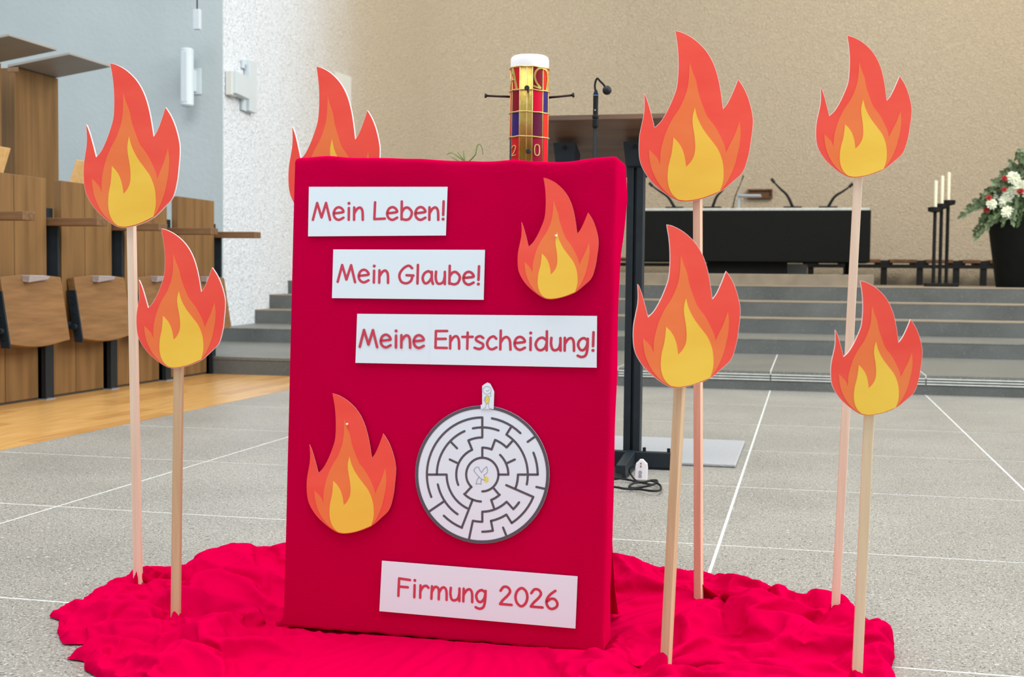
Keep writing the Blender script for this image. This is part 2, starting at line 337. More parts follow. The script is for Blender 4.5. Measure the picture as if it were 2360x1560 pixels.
# ------------------------------------------------------------------ choir stalls
def make_stall():
    t = Thing('choir_stall', (-3.88, 6.36-.62, 0)); y0 = 5.74
    # module: post at y0..y0+.11 on its near side, boards beyond it
    b0, bm_, b1 = y0+.115, y0+.34, y0+.615
    for a, b in ((b0, bm_), (bm_+.003, b1)): t.part('lower_board', G().box(-3.925, -3.885, a, b-.002, .012, .385), 'oak', bevel=.002)
    t.part('plinth', G().box(-3.92, -3.89, b0, b1, .0, .012), 'joint_dark')
    q0, qm, q1 = y0+.112, y0+.33, y0+.60
    for a, b in ((q0, qm), (qm+.003, q1)): t.part('backrest_board', G().box(-3.865, -3.82, a, b-.002, .395, 1.146), 'oak', bevel=.002)
    t.part('post', G().box(-3.895, -3.87, y0, y0+.11, 0, 1.0).box(-3.895, -3.845, y0, y0+.012, 0, .40).box(-3.895, -3.80, y0+.045, y0+.065, .36, .92), 'steel_black', bevel=.001)
    t.part('foot_plate', G().box(-3.895, -3.835, y0-.01, y0+.07, 0, .006), 'grey_metal')
    t.part('rail', G().box(-3.815, -3.785, y0-.02, y0+.60, .365, .405), 'steel_black', bevel=.003)
    arm = t.part('armrest', G().box(-3.90, -3.535, y0-.01, y0+.085, .905, .945), 'oak_arm', bevel=.003)
    # folded seat: bowed board leaning out at the bottom
    ya, yb = y0+.155, y0+.655; pts = []
    for k in range(9): u = k/8; pts.append((ya+(yb-ya)*u, .640+.012*sin(pi*u)))
    for k in range(9): u = 1-k/8; pts.append((ya-.0+(yb-ya)*u, .315-.022*sin(pi*min(1, u*1.05))))
    tilt = lambda z: -3.775+(.64-z)*.16
    v = [Vector((tilt(z), y, z)) for y, z in pts]
    seat = t.part('seat', G().prism(v, (-.045, 0, -.008)), 'oak_cross', bevel=.004)
    g = G().add([(tilt(.645)-.02, ya+.17, .650), (tilt(.645)-.02, ya+.37, .650), (tilt(.645)+.05, ya+.165, .648), (tilt(.645)+.03, ya+.36, .645),
                 (tilt(.62)-.01, ya+.17, .615), (tilt(.62)-.01, ya+.37, .618), (tilt(.62)+.035, ya+.17, .612), (tilt(.62)+.02, ya+.355, .628)],
                [(0, 1, 3, 2), (4, 6, 7, 5), (0, 2, 6, 4), (1, 5, 7, 3), (2, 3, 7, 6), (0, 4, 5, 1)])
    t.part('seat_ledge', g, 'silver', seat, bevel=.004)
    sv = [Vector((tilt(z)+dx, ya-.012, z-.004)) for z, dx in ((.575, .001), (.575, -.046), (.30, -.046), (.30, .001))]
    hp = t.part('hinge_plate', G().prism(sv, (0, .012, 0)), 'steel_black', seat)
    for z in (.54, .50, .45, .40, .34): c = Vector((tilt(z)-.022, ya-.012, z)); t.part('bolt', G().tube([c, c+Vector((0, -.004, 0))], .006, 8), 'steel_black', seat)
    t.part('hinge', G().tube([Vector((tilt(.375)-.03, ya-.035, .378)), Vector((tilt(.375)-.03, ya, .378))], .016, 12), 'steel_black', seat)
    return t.root
st0 = make_stall()
SL = ['oak choir stall with folded seat, cut off by the left picture edge', 'oak choir stall with folded seat, second from left, left of the thin pale stick', 'oak choir stall half hidden behind the two paper flames on the left', 'oak choir stall with folded seat, last of the row, next to the steps',
      'oak choir stall armrest reaching in at the left picture edge']
for k, dy in enumerate((-.62, 0, .625, 1.25, -1.24)):
    r = st0 if k == 1 else dup(st0); r.location = (-3.88, 5.74+dy, 0); tag(r, SL[k], 'choir stall', 'choir stalls along the left side')
# end post and last armrest of the row
t = Thing('stall_end_post', (-3.88, 7.61, 0), 'black steel end post with oak armrest closing the row of stalls', 'post')
t.part('post', G().box(-3.895, -3.87, 7.61, 7.71, 0, 1.0).box(-3.895, -3.845, 7.61, 7.622, 0, .40).box(-3.895, -3.80, 7.64, 7.66, .36, .92), 'steel_black', bevel=.001)
t.part('armrest', G().box(-3.90, -3.535, 7.60, 7.695, .905, .945), 'oak_arm', bevel=.003)
# high backs with tilted canopies behind the stalls
def highback(y0, label):
    t = Thing('stall_canopy', (-5.0, y0, 0), label, 'stall back', 'high stall backs with canopies')
    for a, b in ((y0, y0+.215), (y0+.218, y0+.483)): t.part('back_board', G().box(-5.045, -5.0, a, b, 0, 1.985), 'oak', bevel=.002)
    pts = [(-5.05, y0, 1.985), (-4.60, y0, 2.052), (-4.60, y0, 2.066), (-5.05, y0, 2.002)]
    t.part('canopy_board', G().prism(pts, (0, .483, 0)), 'canopy', bevel=.001)
    t.part('canopy_edge', G().box(-5.048, -4.97, y0-.002, y0, 1.955, 1.985), 'oak_end')
    t.part('side_post', G().box(-5.10, -5.045, y0, y0+.03, 0, 1.98), 'oak')
    return t
highback(7.15, 'tall oak stall back with grey tilted canopy beside the upper left flame')
highback(6.53, 'tall oak stall back with grey canopy cut by the left picture edge')
for (x, y, lab, Y, w) in ((25, 342, 'pale wooden book board tilted behind the stall at the left edge', 6.75, -.34), (181, 369, 'pale wooden book board peeking out left of the upper left flame', 6.95, .36)):
    p = ony(x, y, Y); dz = .20
    t = Thing('book_board', (p.x-.12, Y+w/2, 0), lab, 'book board')
    t.part('board', G().prism([(p.x, Y, p.z), (p.x-.07, Y, p.z-dz), (p.x-.07-.018, Y, p.z-dz+.004), (p.x-.016, Y, p.z+.004)], (0, w, 0)), 'light_wood', bevel=.002)
    t.part('support', G().bar((p.x-.06, Y+w/2, p.z-dz+.04), (p.x-.12, Y+w/2, 0), .05, .03), 'oak')

# ------------------------------------------------------------------ things on the walls
def wb(x0, y0, x1, y1, Y): a = ony(x0, y0, Y); b = ony(x1, y1, Y); return a.x, b.x, b.z, a.z
x0, x1, z0, z1 = wb(417, 112, 445, 245, WY-.14)
t = Thing('column_speaker', ((x0+x1)/2, WY, z0), 'white column loudspeaker on a bracket on the grey wall', 'loudspeaker')
rr = (x1-x0)/2; cx = (x0+x1)/2
body = t.part('housing', G().lathe([(rr*.8, z0), (rr, z0+.012), (rr, z1-.012), (rr*.8, z1)], (cx, WY-.14, 0), 28), 'white_metal', smooth=False, bevel=.002)
t.part('grille', G().box(cx-rr*.5, cx+rr*.5, WY-.14-rr-.002, WY-.14-rr*.8, z0+.03, z1-.03), 'white_metal', body, bevel=.004)
zb0, zb1 = z0+(z1-z0)*.29, z0+(z1-z0)*.66
t.part('bracket', G().box(cx+.0, cx+.02, WY-.13, WY-.01, zb0, zb1).box(cx-.03, cx+.06, WY-.012, WY, zb0-.02, zb1+.02), 'white_metal', bevel=.002)
x0, x1, z0, z1 = wb(447, 22, 462, 68, WY-.35)
t = Thing('pendant_sensor', ((x0+x1)/2, WY-.35, z0), 'small white box hanging on a black rod at the top left', 'pendant')
t.part('housing', G().box(x0, x1, WY-.37, WY-.33, z0, z1), 'white_metal', bevel=.004)
t.part('rod', G().tube([((x0+x1)/2, WY-.35, z1), ((x0+x1)/2, WY-.35, 7.9)], .006, 8), 'steel_black')
# signal box on the white wall
def onw(x, y, off):      # sight line met with the near stretch of the white wall, off metres in front of it
    d = ray(x, y); k = -.13; t = (-4.732+off-k*(WY))/(d.x-k*d.y)*1.0; return CAM+d*t
def wallslab(xa, xb, ya, yb, o0, o1):
    a_, b_ = onw(xa, ya, o1), onw(xb, yb, o1); nrm = Vector((o1-o0, 0, 0))
    return G().prism([(a_.x, a_.y, a_.z), (b_.x, b_.y, a_.z), (b_.x, b_.y, b_.z), (a_.x, a_.y, b_.z)], -nrm)
p = onw(585, 200, 0)
t = Thing('signal_box', tuple(p), 'white wall bracket with a square box on the rough white wall', 'wall device')
t.part('back_plate', wallslab(575, 592, 137, 262, .008, .06), 'white_metal', bevel=.003)
bx = t.part('box', wallslab(545, 576, 163, 229, .008, .09), 'white_metal', bevel=.004)
t.part('side_cover', wallslab(533, 545, 163, 223, .008, .06), 'panel_white', bx, bevel=.003)
t.part('bracket_top', wallslab(561, 576, 137, 164, .008, .03), 'white_metal', bevel=.002)
t.part('bracket_foot', wallslab(559, 576, 228, 260, .008, .03), 'white_metal', bevel=.002)
t.part('emblem', wallslab(565, 573, 148, 160, .028, .033), 'grey_metal')
# flush panel on the side wall
HX = -5.13; pa = onx(768, 164, HX); pb = onx(806, 178, HX); pz = onx(790, 330, HX).z
link('wall_hatch', G().add([(HX, pa.y, pa.z), (HX, pb.y, pb.z), (HX, pb.y, pz), (HX, pa.y, pz)], [(0, 1, 2, 3)]), 'panel_white', (HX, pa.y, pz))
o = bpy.data.objects['wall_hatch']; tag(o, 'flat pale hatch panel on the plaster wall behind the hidden flame', 'panel'); sm = o.modifiers.new('s', 'SOLIDIFY'); sm.thickness = .04; sm.offset = 0

# ------------------------------------------------------------------ altar, bench, candlestick, flowers
AY = 15.5
a0, a1, az0, az1 = wb(1447, 482, 2005, 605, AY)
t = Thing('altar', ((a0+a1)/2, AY, .722), 'long black altar block on a narrower black foot', 'altar')
t.part('body', G().box(a0, a1, AY, AY+1.0, az0, az1-.02), 'black_cloth', bevel=.01)
t.part('top_slab', G().box(a0+.02, a1-.02, AY+.02, AY+.98, az1-.02, az1+.012), 'grout', bevel=.004)
f0, f1, _, _ = wb(1630, 600, 1813, 627, AY+.25)
t.part('foot', G().box(f0, f1, AY+.2, AY+.8, .722, az0), 'black_paint', bevel=.005)
zt = az1+.012
for (bx_, tx, ty, k, lab) in ((1554.6, 1504, 429, 0, 'leftmost gooseneck microphone on the black altar'), (1642, 1672, 430, 0, 'gooseneck microphone on the altar, half behind the big flame'), (1689, 1710, 415, 1, 'thin straight wand microphone in the middle of the altar'), (1827, 1784.5, 420.7, 0, 'gooseneck microphone on the altar leaning left'), (1908.5, 1957, 431, 0, 'rightmost gooseneck microphone on the black altar')):
    b = ony(bx_, 477, AY+.15); tp = ony(tx, ty, AY+.15)
    t = Thing('altar_microphone', (b.x, b.y, zt), lab, 'microphone', 'gooseneck microphones on the altar')
    r_ = .004 if k else .010
    if not k: t.part('base', G().box(b.x-.11, b.x+.11, AY+.08, AY+.24, zt, zt+.022), 'black_paint', bevel=.006)
    else: t.part('base', G().lathe([(.03, zt), (.03, zt+.01), (.01, zt+.02)], (b.x, b.y, 0), 12), 'black_paint')
    B = Vector((b.x, b.y, zt+.015)); mid = B.lerp(tp, .3)+Vector((0, 0, .05))
    pts = catmull([B, mid, B.lerp(tp, .7)+Vector((0, 0, .02)), tp], 5)
    t.part('gooseneck', G().tube(pts, [r_*(1.9-1.0*i/len(pts)) for i in range(len(pts))], 8), 'black_paint', smooth=True)
    t.part('capsule', G().tube([tp, tp+(tp-B).normalized()*.06], r_*1.9, 10), 'foam')
b = ony(1701, 477, AY+.45); e = ony(1754, 453, AY+.45); zs = e.z
t = Thing('altar_book_stand', (b.x, AY+.45, zt), 'grey metal book stand on the black altar', 'book stand')
t.part('leg', G().box(b.x, b.x+.03, AY+.35, AY+.55, zt, zs), 'grey_metal', bevel=.002)
t.part('shelf', G().box(b.x, e.x, AY+.30, AY+.60, zs, zs+.02), 'grey_metal', bevel=.002)
x0, x1, z0, z1 = wb(1723, 436, 1780, 457, 18.45)
t = Thing('wall_niche', ((x0+x1)/2, 18.48, z0), 'small brown wooden box set in the tan wall above the altar', 'wall niche')
t.part('frame', G().box(x0, x1, 18.42, 18.50, z1-.02, z1).box(x0, x1, 18.42, 18.50, z0, z0+.02).box(x0, x0+.02, 18.42, 18.50, z0+.02, z1-.02).box(x1-.02, x1, 18.42, 18.50, z0+.02, z1-.02), 'niche')
t.part('back', G().box(x0+.02, x1-.02, 18.46, 18.49, z0+.02, z1-.02), 'niche')
# bench along the back wall
by = 17.75
l0 = ony(1400, 600, by).x; l1 = ony(2420, 600, by).x; zt_ = ony(2100, 598, by).z; zr = ony(2100, 613, by).z
t = Thing('wall_bench', (0, by, .613), 'long low wall bench with brown seat boards and black legs', 'bench')
legs = [1790, 1868, 1950, 2037, 2120, 2204, 2267, 2345]
lx = [ony(p_, 640, by).x for p_ in legs]
edges = [l0]+lx+[l1]
for a, b in zip(edges, edges[1:]): t.part('seat_board', G().box(a+.07, b-.05, by-.05, by+.5, zt_-.045, zt_), 'niche', bevel=.004)
t.part('rail', G().box(l0, l1, by-.02, by+.04, zr-.03, zr+.02), 'black_paint')
for x in lx:
    t.part('leg', G().box(x-.04, x+.04, by, by+.08, .613, zr), 'black_paint', bevel=.003)
    t.part('saddle', G().box(x-.11, x+.11, by-.02, by+.45, zr+.02, zt_-.012), 'black_paint', bevel=.003)
# three-armed candlestick
cy_ = 13.6
t = Thing('candlestick', (ony(2168, 655, cy_).x, cy_, .613), 'black three-pole floor candlestick left of the flower pot', 'candlestick')
b0, b1 = ony(2131, 655, cy_).x, ony(2206, 655, cy_).x
t.part('base', G().box(b0, b1, cy_-.14, cy_+.14, .613, .650), 'black_paint', bevel=.006)
for i, (px, top, cand, lab) in enumerate(((2155, 490, 417, 'shortest cream candle, left on the black candlestick'), (2170, 482, 406, 'middle cream candle on the black candlestick'), (2185, 474, 398, 'tallest cream candle, right on the black candlestick'))):
    yy = cy_+(-.05, 0, .05)[i]; p = ony(px, top, yy); x = p.x; zt2 = p.z; zc = ony(px, cand, yy).z
    po = t.part('pole', G().tube([(x, yy, .65), (x, yy, zt2)], .018, 12), 'black_paint', smooth=False)
    t.part('drip_cup', G().lathe([(.018, zt2), (.055, zt2+.008), (.070, zt2+.012), (.074, zt2+.055), (.068, zt2+.055), (.062, zt2+.018), (.01, zt2+.016)], (x, yy, 0), 16), 'black_paint', po)
    tag(link('candle', G().lathe([(.018, zt2+.0195), (.018, zc-.004), (.013, zc), (.003, zc), (.003, zc+.012)], (x, yy, 0), 14), 'wax_cream', (x, yy, zt2+.0195)), lab, 'candle', 'cream candles on the candlestick')
# pot with flowers at the right edge
fy = 13.3; pc = ony(2372, 600, fy); pl = ony(2287, 505, fy); hw = pc.x-pl.x; zp = pl.z
t = Thing('planter', (pc.x, fy+hw, .613), 'tall black tapered planter at the right picture edge', 'planter')
hb = hw*.72; c = Vector((pc.x, fy+hw, 0))
t.part('pot', G().lathe([(hb*.97, .613), (hb, .622), (hw*.985, zp-.012), (hw, zp), (hw*.93, zp), (hw*.90, zp-.10)], (c.x, c.y, 0), 48), 'planter_black', smooth=True)
t.part('soil', G().lathe([(hw*.88, zp-.10), (hw*.88, zp-.06)], (c.x, c.y, 0), 32), 'soil')
ff = Thing('flower_arrangement', (c.x, c.y, zp-.06), 'white and red flowers with trailing greenery in the black planter', 'flowers')
rng = random.Random(3)
def leafg(base, tip, w, droop=0.):
    base, tip = Vector(base), Vector(tip); g = G(); n = 5; t_ = (tip-base); side = t_.cross(Vector((0, 1, .2))).normalized(); up = side.cross(t_).normalized(); ring = []
    for k in range(n+1):
        u = k/n; ww = w*sin(pi*min(.98, .06+u*.92)); p = base+t_*u+Vector((0, 0, droop*u*u))
        ring += [p-side*ww, p+up*ww*.25, p+side*ww]
    f = [(3*k+i, 3*k+i+1, 3*k+4+i, 3*k+3+i) for k in range(n) for i in (0, 1)]
    return g.add(ring, f)
def bloom(c0, r, m, name):
    g = G(); c0 = Vector(c0); ax = Vector((rng.uniform(-.5, .5), -1, rng.uniform(.0, .8))).normalized(); e1 = ax.orthogonal().normalized(); e2 = ax.cross(e1)
    for lay in range(4):
        n = 11-2*lay; L_ = r*(1.0-.2*lay)
        for k in range(n):
            a = 2*pi*(k+.37*lay)/n+rng.uniform(-.12, .12); d = e1*cos(a)+e2*sin(a); s_ = ax.cross(d); tipv = d*L_+ax*r*(.10+.16*lay); w_ = L_*.30
            b0 = c0+ax*r*.05*lay
            g.add([b0, b0+tipv*.5-s_*w_*.8+ax*r*.10, b0+tipv*.5+s_*w_*.8+ax*r*.10, b0+tipv*.5+ax*r*.04, b0+tipv*.9-s_*w_*.6, b0+tipv*.9+s_*w_*.6, b0+tipv*1.05], [(0, 1, 3), (0, 3, 2), (1, 4, 3), (3, 5, 2), (4, 6, 3), (3, 6, 5)])
    g.ball(c0+ax*r*.12, r*.26, 8, 5)
    ff.part(name, g, m)
WB = [(2335, 410, 13), (2305, 438, 15), (2318, 465, 14), (2330, 445, 16), (2345, 468, 15), (2285, 470, 11), (2322, 490, 13), (2352, 430, 14), (2358, 490, 13), (2300, 455, 10), (2375, 450, 16), (2390, 480, 15), (2400, 430, 14), (2380, 410, 12)]
for x, y, s in WB: p = ony(x, y, fy+rng.uniform(.0, .25)); bloom(p, s*13.4/F*1.15, 'petal_white', 'white_bloom')
for x, y, s in [(2315, 411, 6), (2279, 456, 6), (2273, 484, 6), (2314, 437, 5), (2352, 441, 7), (2385, 465, 7), (2395, 415, 6)]: p = ony(x, y, fy+rng.uniform(-.05, .1)); bloom(p, s*13.4/F*1.2, 'petal_red', 'red_bloom')
cc = Vector((c.x, c.y-.1, zp+.05))
for x, y in [(2217, 497), (2235, 478), (2255, 470), (2230, 490), (2250, 535), (2253, 548), (2262, 512), (2270, 500), (2275, 440), (2290, 420), (2330, 375), (2345, 358), (2352, 350), (2340, 385), (2320, 395), (2360, 365), (2310, 400), (2265, 525), (2300, 508), (2315, 512), (2335, 510), (2350, 512), (2285, 505), (2370, 360), (2385, 370), (2400, 400), (2420, 440), (2430, 480), (2415, 500)]:
    tip = ony(x, y, fy+rng.uniform(-.1, .25)); start = cc+Vector((rng.uniform(-.25, .25), 0, rng.uniform(-.02, .25))); d = tip-start
    ctl = [start, start+d*.35+Vector((0, 0, .10)), start+d*.7+Vector((0, 0, .08)), tip]; pts = catmull(ctl, 5)
    st = ff.part('sprig', G().tube(pts, .006, 5), 'leaf', smooth=True); g = G()
    for k in range(4, len(pts)):
        for sgn in (-1, 1):
            l = .085*(1.1-.5*k/len(pts)); dirn = Vector((rng.uniform(-.5, .5)+d.normalized().x*.8, rng.uniform(-.6, .3), sgn*.7+rng.uniform(-.3, .3))).normalized()
            lf = leafg(pts[k], pts[k]+dirn*l, .016, -.01); g.add(lf.v, lf.f)
    ff.part('leaves', g, rng.choice(('leaf', 'leaf_grey')), st)['kind'] = 'stuff'
g = G()
for k in range(260):
    a, b = rng.uniform(0, 2*pi), rng.uniform(0, 1); p0 = cc+Vector((cos(a)*.32*b, sin(a)*.28*b, rng.uniform(-.08, .30*(1-b)+.05))); d = Vector((cos(a), sin(a)-.4, rng.uniform(-.2, 1))).normalized()*rng.uniform(.08, .16)
    lf = leafg(p0, p0+d, .022, -.02); g.add(lf.v, lf.f)
ff.part('foliage', g, 'leaf')['kind'] = 'stuff'
# small things behind the altar foot
p = onz(1838, 632, .722+.0001) if False else ony(1836, 620, 16.2)
tag(link('stone_block', G().box(p.x-.13, p.x+.13, 16.1, 16.4, .722, .722+.15), 'panel_white', (p.x, 16.2, .722), bevel=.006), 'pale box under the right half of the altar', 'box')
p = ony(1952, 620, 16.2)
t = Thing('floor_stand', (p.x, 16.2, .722), 'small black stand with flat foot under the altar end', 'stand')
t.part('foot', G().lathe([(.16, .722), (.16, .735), (.03, .75), (.03, .76)], (p.x, 16.2, 0), 20), 'black_paint'); t.part('pole', G().tube([(p.x, 16.2, .75), (p.x, 16.2, 1.1)], .025, 10), 'black_paint')

# ------------------------------------------------------------------ lectern, microphone stand, mat, cable
LY = 4.35
t = Thing('lectern', (-.70, LY, 0), 'lectern with tilted brown desk on two black steel posts', 'lectern')
dx0, dx1 = -.945, -.435
desk = t.part('desk', G().prism([(dx0, 4.20, 1.216), (dx0, 4.195, 1.196), (dx0, 4.62, 1.035), (dx0, 4.63, 1.056)], (dx1-dx0, 0, 0)), 'walnut', bevel=.003)
for px0, px1 in ((-.862, -.804), (-.615, -.557)):
    po = t.part('post', G().box(px0, px0+.024, LY-.03, LY+.03, .05, 1.10).box(px1-.024, px1, LY-.03, LY+.03, .05, 1.10).box(px0+.024, px1-.024, LY-.012, LY+.03, .05, 1.10), 'steel_black', bevel=.002)
    t.part('bracket', G().prism([(px0-.012, LY-.05, 1.134), (px1+.012, LY-.05, 1.134), (px1+.003, LY-.04, 1.05), (px0-.003, LY-.04, 1.05)], (0, .09, -.034)), 'steel_black', po, bevel=.002)
    t.part('bolt', G().tube([((px0+px1)/2, LY-.052, 1.115), ((px0+px1)/2, LY-.062, 1.113)], .007, 10), 'black_paint', po)
    pc_ = (px0+px1)/2
    t.part('front_foot', G().prism([(pc_-.016, LY-.28, 0), (pc_-.016, LY-.28, .045), (pc_-.016, LY-.03, .062), (pc_-.016, LY-.03, 0)], (.032, 0, 0)), 'steel_black', po, bevel=.002)
    t.part('foot_edge', G().box(pc_-.019, pc_+.019, LY-.284, LY-.03, .0, .012), 'steel_black', po)
t.part('base_bar', G().box(-.98, -.444, LY-.05, LY-.02, .004, .060), 'steel_black', bevel=.003)
t.part('bar_pad', G().box(-.98, -.444, LY-.055, LY-.015, 0, .004), 'rubber')
for x in (-.455, -.54): t.part('adjuster', G().tube([(x, LY-.03, .06), (x, LY-.03, .073)], .006, 8), 'black_paint')
mp_ = ony(1372, 300, 4.12); mx = mp_.x
t = Thing('microphone_stand', (mx, 4.12, 0), 'black microphone stand with round foam microphone beside the decorated candle', 'microphone stand')
t.part('base', G().lathe([(.13, 0), (.13, .010), (.12, .018), (.02, .026), (.016, .05)], (mx+.05*0, 4.12, 0), 40), 'black_paint', smooth=False, bevel=.002)
zq = lambda y: ony(1372, y, 4.12).z
t.part('pole', G().tube([(mx, 4.12, .02), (mx, 4.12, zq(295))], .0075, 14), 'rubber', smooth=True)
t.part('clutch', G().lathe([(.009, zq(294)), (.0105, zq(290)), (.0105, zq(276)), (.0085, zq(274)), (.011, zq(272)), (.011, zq(267)), (.008, zq(264))], (mx, 4.12, 0), 18), 'black_paint')
mb = t.part('microphone_body', G().lathe([(.0085, zq(266)), (.0088, zq(222)), (.0085, zq(217)), (.004, zq(207))], (mx, 4.12, 0), 18), 'black_paint', smooth=False)
t.part('blue_ring', G().lathe([(.0091, zq(221)), (.0091, zq(219))], (mx, 4.12, 0), 18), 'blue_ring', mb)
t.part('switch', G().box(mx-.002, mx+.002, 4.12-.0105, 4.12-.008, zq(256), zq(253)), 'grey_metal', mb)
pts = catmull([ony(*q_, 4.12) for q_ in ((1372, 208), (1371, 196), (1374, 184), (1377.5, 181), (1383, 187), (1390, 194), (1396, 202))], 5)
t.part('gooseneck', G().tube(pts, .0034, 8), 'black_paint', smooth=True)
t.part('windshield', G().ball(ony(1399, 208, 4.12), .0152, 20, 14), 'foam', smooth=True)
# mat
tag(link('floor_mat', G().box(-1.15, -.23, 4.42, 5.10, .001, .012), 'mat_pile', (-.69, 4.7, 0), bevel=.004), 'white rectangular mat on the floor behind the lectern', 'mat')
# white power strip leaning on the lectern foot
b = onz(1477, 1105, .006); Yp = b.y; dzv = Vector((0, .018, .085))
t = Thing('power_strip', (b.x, Yp, 0), 'small white socket strip leaning against the foot of the lectern', 'power strip')
out = []
for u, w_ in ((-.020, 0), (-.0205, .6), (-.018, .8), (-.010, .92), (-.006, 1.0), (.004, 1.0), (.009, .92), (.018, .8), (.0205, .6), (.020, 0)): out.append(Vector((b.x+u, Yp, .004))+dzv*(w_*.78))
pb_ = t.part('case', G().prism(out, (0, .012, 0)), 'strip_white', bevel=.002)
for w_ in (.52, .63): c_ = Vector((b.x-.002, Yp-.0005, .004))+dzv*w_; t.part('pilot_light', G().tube([c_, c_+Vector((0, -.003, 0))], .0022, 8), 'strip_dot', pb_)
for w_ in (.16, .30): c_ = Vector((b.x-.003, Yp-.0005, .004))+dzv*w_; t.part('socket', G().tube([c_, c_+Vector((0, -.002, 0))], .006, 14), 'silver', pb_)
# black cable
cp = [(1300, 1120), (1370, 1106), (1411, 1101), (1445, 1105), (1478, 1112), (1500, 1107), (1513, 1107), (1514, 1112), (1500, 1118), (1470, 1124), (1450, 1122), (1462, 1113), (1480, 1112), (1500, 1108), (1516, 1114), (1523, 1122), (1520, 1130), (1500, 1131), (1470, 1127), (1440, 1126), (1412, 1122), (1380, 1128), (1300, 1125)]
pts = [onz(x, y, .008+.004*(i % 3)) for i, (x, y) in enumerate(cp)]
t = Thing('cable', tuple(pts[8]), 'black cable coiled on the floor in front of the lectern', 'cable')
t.part('cord', G().tube(catmull(pts, 6), .0036, 8), 'rubber', smooth=True)
pts = [onz(1440, 1104, .01), onz(1455, 1106, .02), onz(1452, 1088, .03), onz(1455, 1078, .05), onz(1463, 1074, .06), Vector((b.x-.02, Yp, .05))]
t.part('strip_lead', G().tube(catmull([onz(1500, 1116, .01), onz(1470, 1110, .012), ony(1455, 1095, Yp+.0), ony(1450, 1083, Yp), ony(1456, 1075, Yp), ony(1464, 1073, Yp)], 6), .003, 8), 'rubber', smooth=True)

# ------------------------------------------------------------------ red board
PO = Vector((-0.9327, 2.1235, .012)); PW, PH = .6008, .864
PU = Vector((.6006, .0119, -.0060)).normalized(); PV = Vector((.0080, .0300, .8635)).normalized(); PN = PU.cross(PV).normalized()   # PN points at the viewer (-y)
if PN.y > 0: PN = -PN
def onp(x, y, off=0.):
    d = ray(x, y); o = PO+PN*off; return CAM+d*((o-CAM).dot(PN)/d.dot(PN))
def uv(x, y): p = onp(x, y)-PO; return Vector((p.dot(PU), p.dot(PV)))
def pt(u, v, off=0.): return PO+PU*u+PV*v+PN*off
BT = .085; RC = .009
t = Thing('draped_board', tuple(pt(PW/2, 0, -BT/2)), 'upright board covered in red cloth carrying the lettered cards', 'draped board')
NX, NZ, ND = 70, 96, 10; g = G(); idx = {}
def rb(i, j, k):
    key = (i, j, k)
    if key in idx: return idx[key]
    def ax(n, N_, Lg):   # concentrate rows at the rounded edges
        s = n/N_; return Lg*(s+.0*sin(2*pi*s))
    p = Vector((ax(i, NX, PW), ax(j, NZ, PH), ax(k, ND, BT)))
    # finer edges: snap first/last two rows into the round
    for a, N_, Lg, n in ((0, NX, PW, i), (1, NZ, PH, j), (2, ND, BT, k)):
        if n == 1: p[a] = RC*.5
        if n == N_-1: p[a] = Lg-RC*.5
        if n == 2 and N_ > 10: p[a] = RC
        if n == N_-2 and N_ > 10: p[a] = Lg-RC
    lo = Vector((RC, .004, RC)); hi = Vector((PW-RC, PH-RC, BT-RC)); q = Vector([min(max(p[a], lo[a]), hi[a]) for a in range(3)]); d = p-q
    if d.length > 1e-9: p = q+d.normalized()*(RC if (p.y > .02) else max(d.length, RC*.7))
    # cloth: pulled folds near the top edge, slack at the sides and hem
    topw = max(0, 1-(PH-p.y)/.07); n1 = noise.noise(Vector((p.x*9, p.z*12, 3.1))); n2 = noise.noise(Vector((p.x*22, p.z*16, 8.7)))
    p.y += topw**2*(.006*n1+.002*n2)+topw**2*.004*sin(p.x*11+.4)
    if k < ND/2: p.z -= topw*(1-topw)*4*.0022*noise.noise(Vector((p.x*14, p.y*10, 0)))+.0012*noise.noise(Vector((p.x*6, p.y*5, 5)))
    hem = max(0, 1-p.y/.05); p.y += hem*.003*noise.noise(Vector((p.x*30, p.z*10, 1)))
    if i > NX*.85: p.x += .0025*noise.noise(Vector((p.y*9, p.z*20, 2)))+.010*max(0, 1-abs(p.y-PH+.06)/.10)*(p.z/BT)
    idx[key] = len(g.v); g.v.append(pt(p.x, p.y, -p.z)); return idx[key]
for i in range(NX):
    for j in range(NZ):
        for k in (0, ND): g.f.append((rb(i, j, k), rb(i+1, j, k), rb(i+1, j+1, k), rb(i, j+1, k)))
    for k in range(ND):
        for j in (0, NZ): g.f.append((rb(i, j, k), rb(i+1, j, k), rb(i+1, j, k+1), rb(i, j, k+1)))
for j in range(NZ):
    for k in range(ND):
        for i in (0, NX): g.f.append((rb(i, j, k), rb(i, j+1, k), rb(i, j+1, k+1), rb(i, j, k+1)))
t.part('cloth_cover', g, 'cloth', smooth=True)
# tail of the cover hanging behind the right edge and spreading onto the floor
g = G(); n1_, n2_ = 24, 30
for a in range(n1_+1):
    for b_ in range(n2_+1):
        u = a/n1_; s = b_/n2_; v_ = .34*(1-s)
        x = PW-.16+u*.155+.004*u*s; dep = BT-.02+.02*s+.15*s**2.5
        rip = .010*s*sin(u*9+s*2)+.012*s*noise.noise(Vector((u*5, s*4, 0)))
        p = pt(x, v_, -(dep+rip)); p.z = max(p.z, .02); g.v.append(p)
for a in range(n1_):
    for b_ in range(n2_): i0 = a*(n2_+1)+b_; g.f.append((i0, i0+1, i0+n2_+2, i0+n2_+1))
o = t.part('cloth_tail', g, 'cloth', smooth=True); sm = o.modifiers.new('s', 'SOLIDIFY'); sm.thickness = .002

